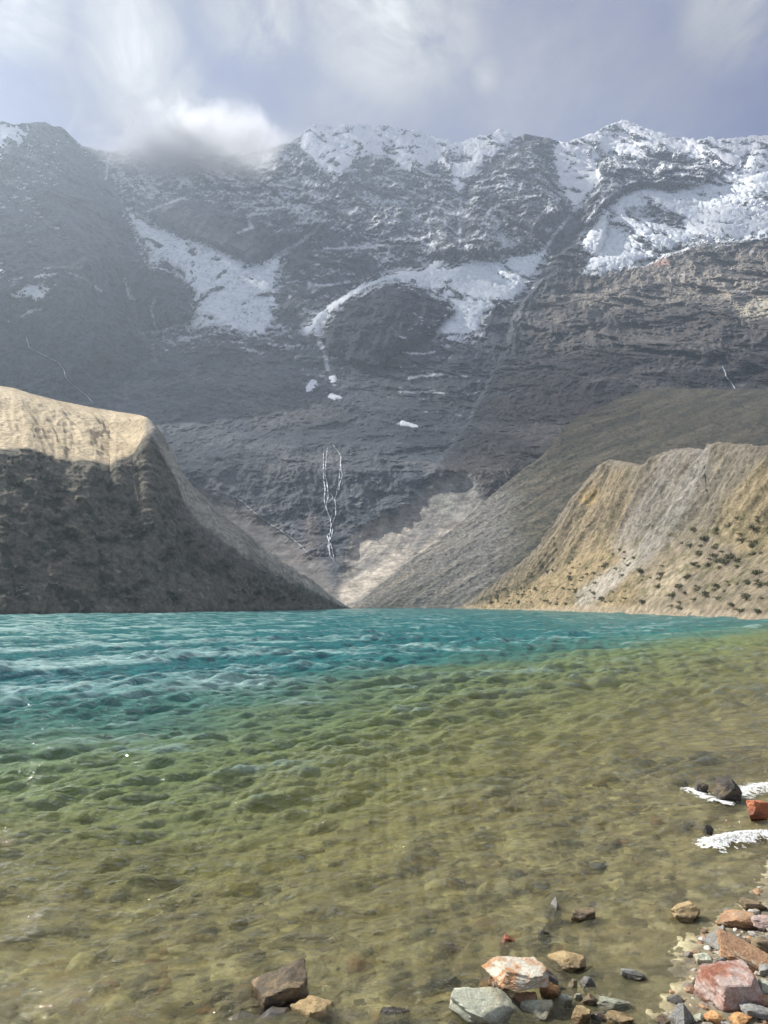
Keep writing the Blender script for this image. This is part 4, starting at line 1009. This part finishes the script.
d1 = N(nt, 'ShaderNodeBsdfDiffuse', Color=(.9, .9, .9, 1)); t1 = N(nt, 'ShaderNodeBsdfTransparent'); mx = N(nt, 'ShaderNodeMixShader')
L.new(mth(nt, 'MULTIPLY', at.outputs['Fac'], .38), mx.inputs[0]); L.new(t1.outputs[0], mx.inputs[1]); L.new(d1.outputs[0], mx.inputs[2]); L.new(mx.outputs[0], out.inputs[0])
tk = sstep(0, 60, cd)
oc = mesh_from('cloud', np.concatenate([np.stack([cx_, cy_, top], -1).reshape(-1, 3), np.stack([cx_, cy_, botm], -1).reshape(-1, 3)]), np.concatenate([f, f[:, ::-1]+nP]), m, attrs={'thick': np.concatenate([tk.ravel(), tk.ravel()])})
kind(oc, 'stuff'); oc['label'] = 'unseen cloud bank added to shade the mountain wall'

# ------------------------------------------------------------------ sky
w = bpy.data.worlds.new('World'); scene.world = w; w.use_nodes = True
nt = w.node_tree; nt.nodes.clear(); L = nt.links
out = N(nt, 'ShaderNodeOutputWorld'); bg = N(nt, 'ShaderNodeBackground', Strength=.085)
sky = N(nt, 'ShaderNodeTexSky'); sky.sky_type = 'NISHITA'; sky.sun_disc = False
sky.sun_elevation = SUN_EL; sky.sun_rotation = SUN_AZ; sky.altitude = 4200
tc = N(nt, 'ShaderNodeTexCoord')
def skydir(u, v):
    a, b = ray(u, v); n = math.sqrt(float(a)**2+1+float(b)**2); return (float(a)/n, 1/n, float(b)/n)
def blob(u, v, radius):
    vd = N(nt, 'ShaderNodeVectorMath', operation='DISTANCE'); L.new(tc.outputs['Generated'], vd.inputs[0]); vd.inputs[1].default_value = skydir(u, v)
    mr = N(nt, 'ShaderNodeMapRange', interpolation_type='SMOOTHSTEP'); L.new(vd.outputs['Value'], mr.inputs[0])
    mr.inputs[1].default_value = radius; mr.inputs[2].default_value = 0; return mr.outputs[0]
n1 = N(nt, 'ShaderNodeTexNoise', Scale=3.0, Detail=10., Roughness=.6, Distortion=.5); L.new(tc.outputs['Generated'], n1.inputs['Vector'])
n2 = N(nt, 'ShaderNodeTexNoise', Scale=8.0, Detail=11., Roughness=.62, Distortion=.7); L.new(tc.outputs['Generated'], n2.inputs['Vector'])
bl = None
for u, v, r_, a in ((8,0,.10,.9), (128,10,.10,.9), (140,50,.10,1.0), (150,85,.09,.9), (175,120,.10,.7), (215,130,.08,.7), (240,18,.10,.6), (268,20,.06,.9), (390,-5,.15,1.0), (745,0,.10,.7), (485,75,.03,.45), (60,60,.2,.25), (330,90,.2,.2), (620,60,.3,.12)):
    t = mth(nt, 'MULTIPLY', blob(u, v, r_), a); bl = t if bl is None else mth(nt, 'MAXIMUM', bl, t)
wisp = mth(nt, 'MULTIPLY', mth(nt, 'SUBTRACT', n2.outputs[0], .34), 3.3, clamp=True)
cl = mth(nt, 'ADD', mth(nt, 'SUBTRACT', mth(nt, 'MULTIPLY', n1.outputs[0], 1.0), .22), mth(nt, 'MULTIPLY', mth(nt, 'MULTIPLY', bl, wisp), .80))
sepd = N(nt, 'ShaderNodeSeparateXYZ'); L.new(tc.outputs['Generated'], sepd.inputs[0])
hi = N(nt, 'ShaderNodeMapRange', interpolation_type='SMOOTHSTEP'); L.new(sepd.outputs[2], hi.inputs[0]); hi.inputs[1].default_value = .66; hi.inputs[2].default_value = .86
cl = mth(nt, 'ADD', cl, mth(nt, 'MULTIPLY', hi.outputs[0], mth(nt, 'ADD', mth(nt, 'MULTIPLY', n1.outputs[0], .8), .0)))     # unseen bright overhead cloud, added to brighten reflections and ambient light
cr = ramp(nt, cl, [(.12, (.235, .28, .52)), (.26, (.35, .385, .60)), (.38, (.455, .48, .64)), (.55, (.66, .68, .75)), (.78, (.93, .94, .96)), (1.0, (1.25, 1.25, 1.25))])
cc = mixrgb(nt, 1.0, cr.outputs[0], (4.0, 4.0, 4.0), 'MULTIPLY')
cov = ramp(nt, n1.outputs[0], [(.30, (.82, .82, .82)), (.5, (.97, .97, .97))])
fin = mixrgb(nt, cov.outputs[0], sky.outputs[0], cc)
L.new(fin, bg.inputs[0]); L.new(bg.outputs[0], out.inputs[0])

sl_ = bpy.data.lights.new('sun', 'SUN'); sl_.energy = 4.9; sl_.angle = R(.5); sl_.color = (1, .95, .87)
so = bpy.data.objects.new('sun', sl_); COL.objects.link(so)
from mathutils import Vector
sd3 = Vector((math.sin(SUN_AZ)*math.cos(SUN_EL), math.cos(SUN_AZ)*math.cos(SUN_EL), math.sin(SUN_EL)))
so.rotation_euler = sd3.to_track_quat('Z', 'Y').to_euler(); so.location = sd3*3000

# ------------------------------------------------------------------ camera and render
cam = bpy.data.cameras.new('camera'); co = bpy.data.objects.new('camera', cam); COL.objects.link(co)
co.location = (0, 0, H); co.rotation_euler = (R(90)+PITCH, 0, 0)
cam.sensor_fit = 'VERTICAL'; cam.sensor_height = 36; cam.lens = 36*F/1024; cam.clip_start = .05; cam.clip_end = 20000
scene.camera = co
scene.view_settings.view_transform = 'Standard'; scene.view_settings.look = 'None'; scene.view_settings.gamma = 1
scene.view_settings.exposure = 1.0
cy = scene.cycles
cy.use_denoising = True
try:
    cy.denoiser = 'OPENIMAGEDENOISE'; cy.denoising_input_passes = 'RGB_ALBEDO_NORMAL'; cy.denoising_prefilter = 'ACCURATE'
except Exception: pass
cy.max_bounces = 5; cy.diffuse_bounces = 2; cy.glossy_bounces = 2; cy.transmission_bounces = 2; cy.volume_bounces = 1; cy.transparent_max_bounces = 8
cy.caustics_reflective = False; cy.caustics_refractive = False; cy.sample_clamp_indirect = 6
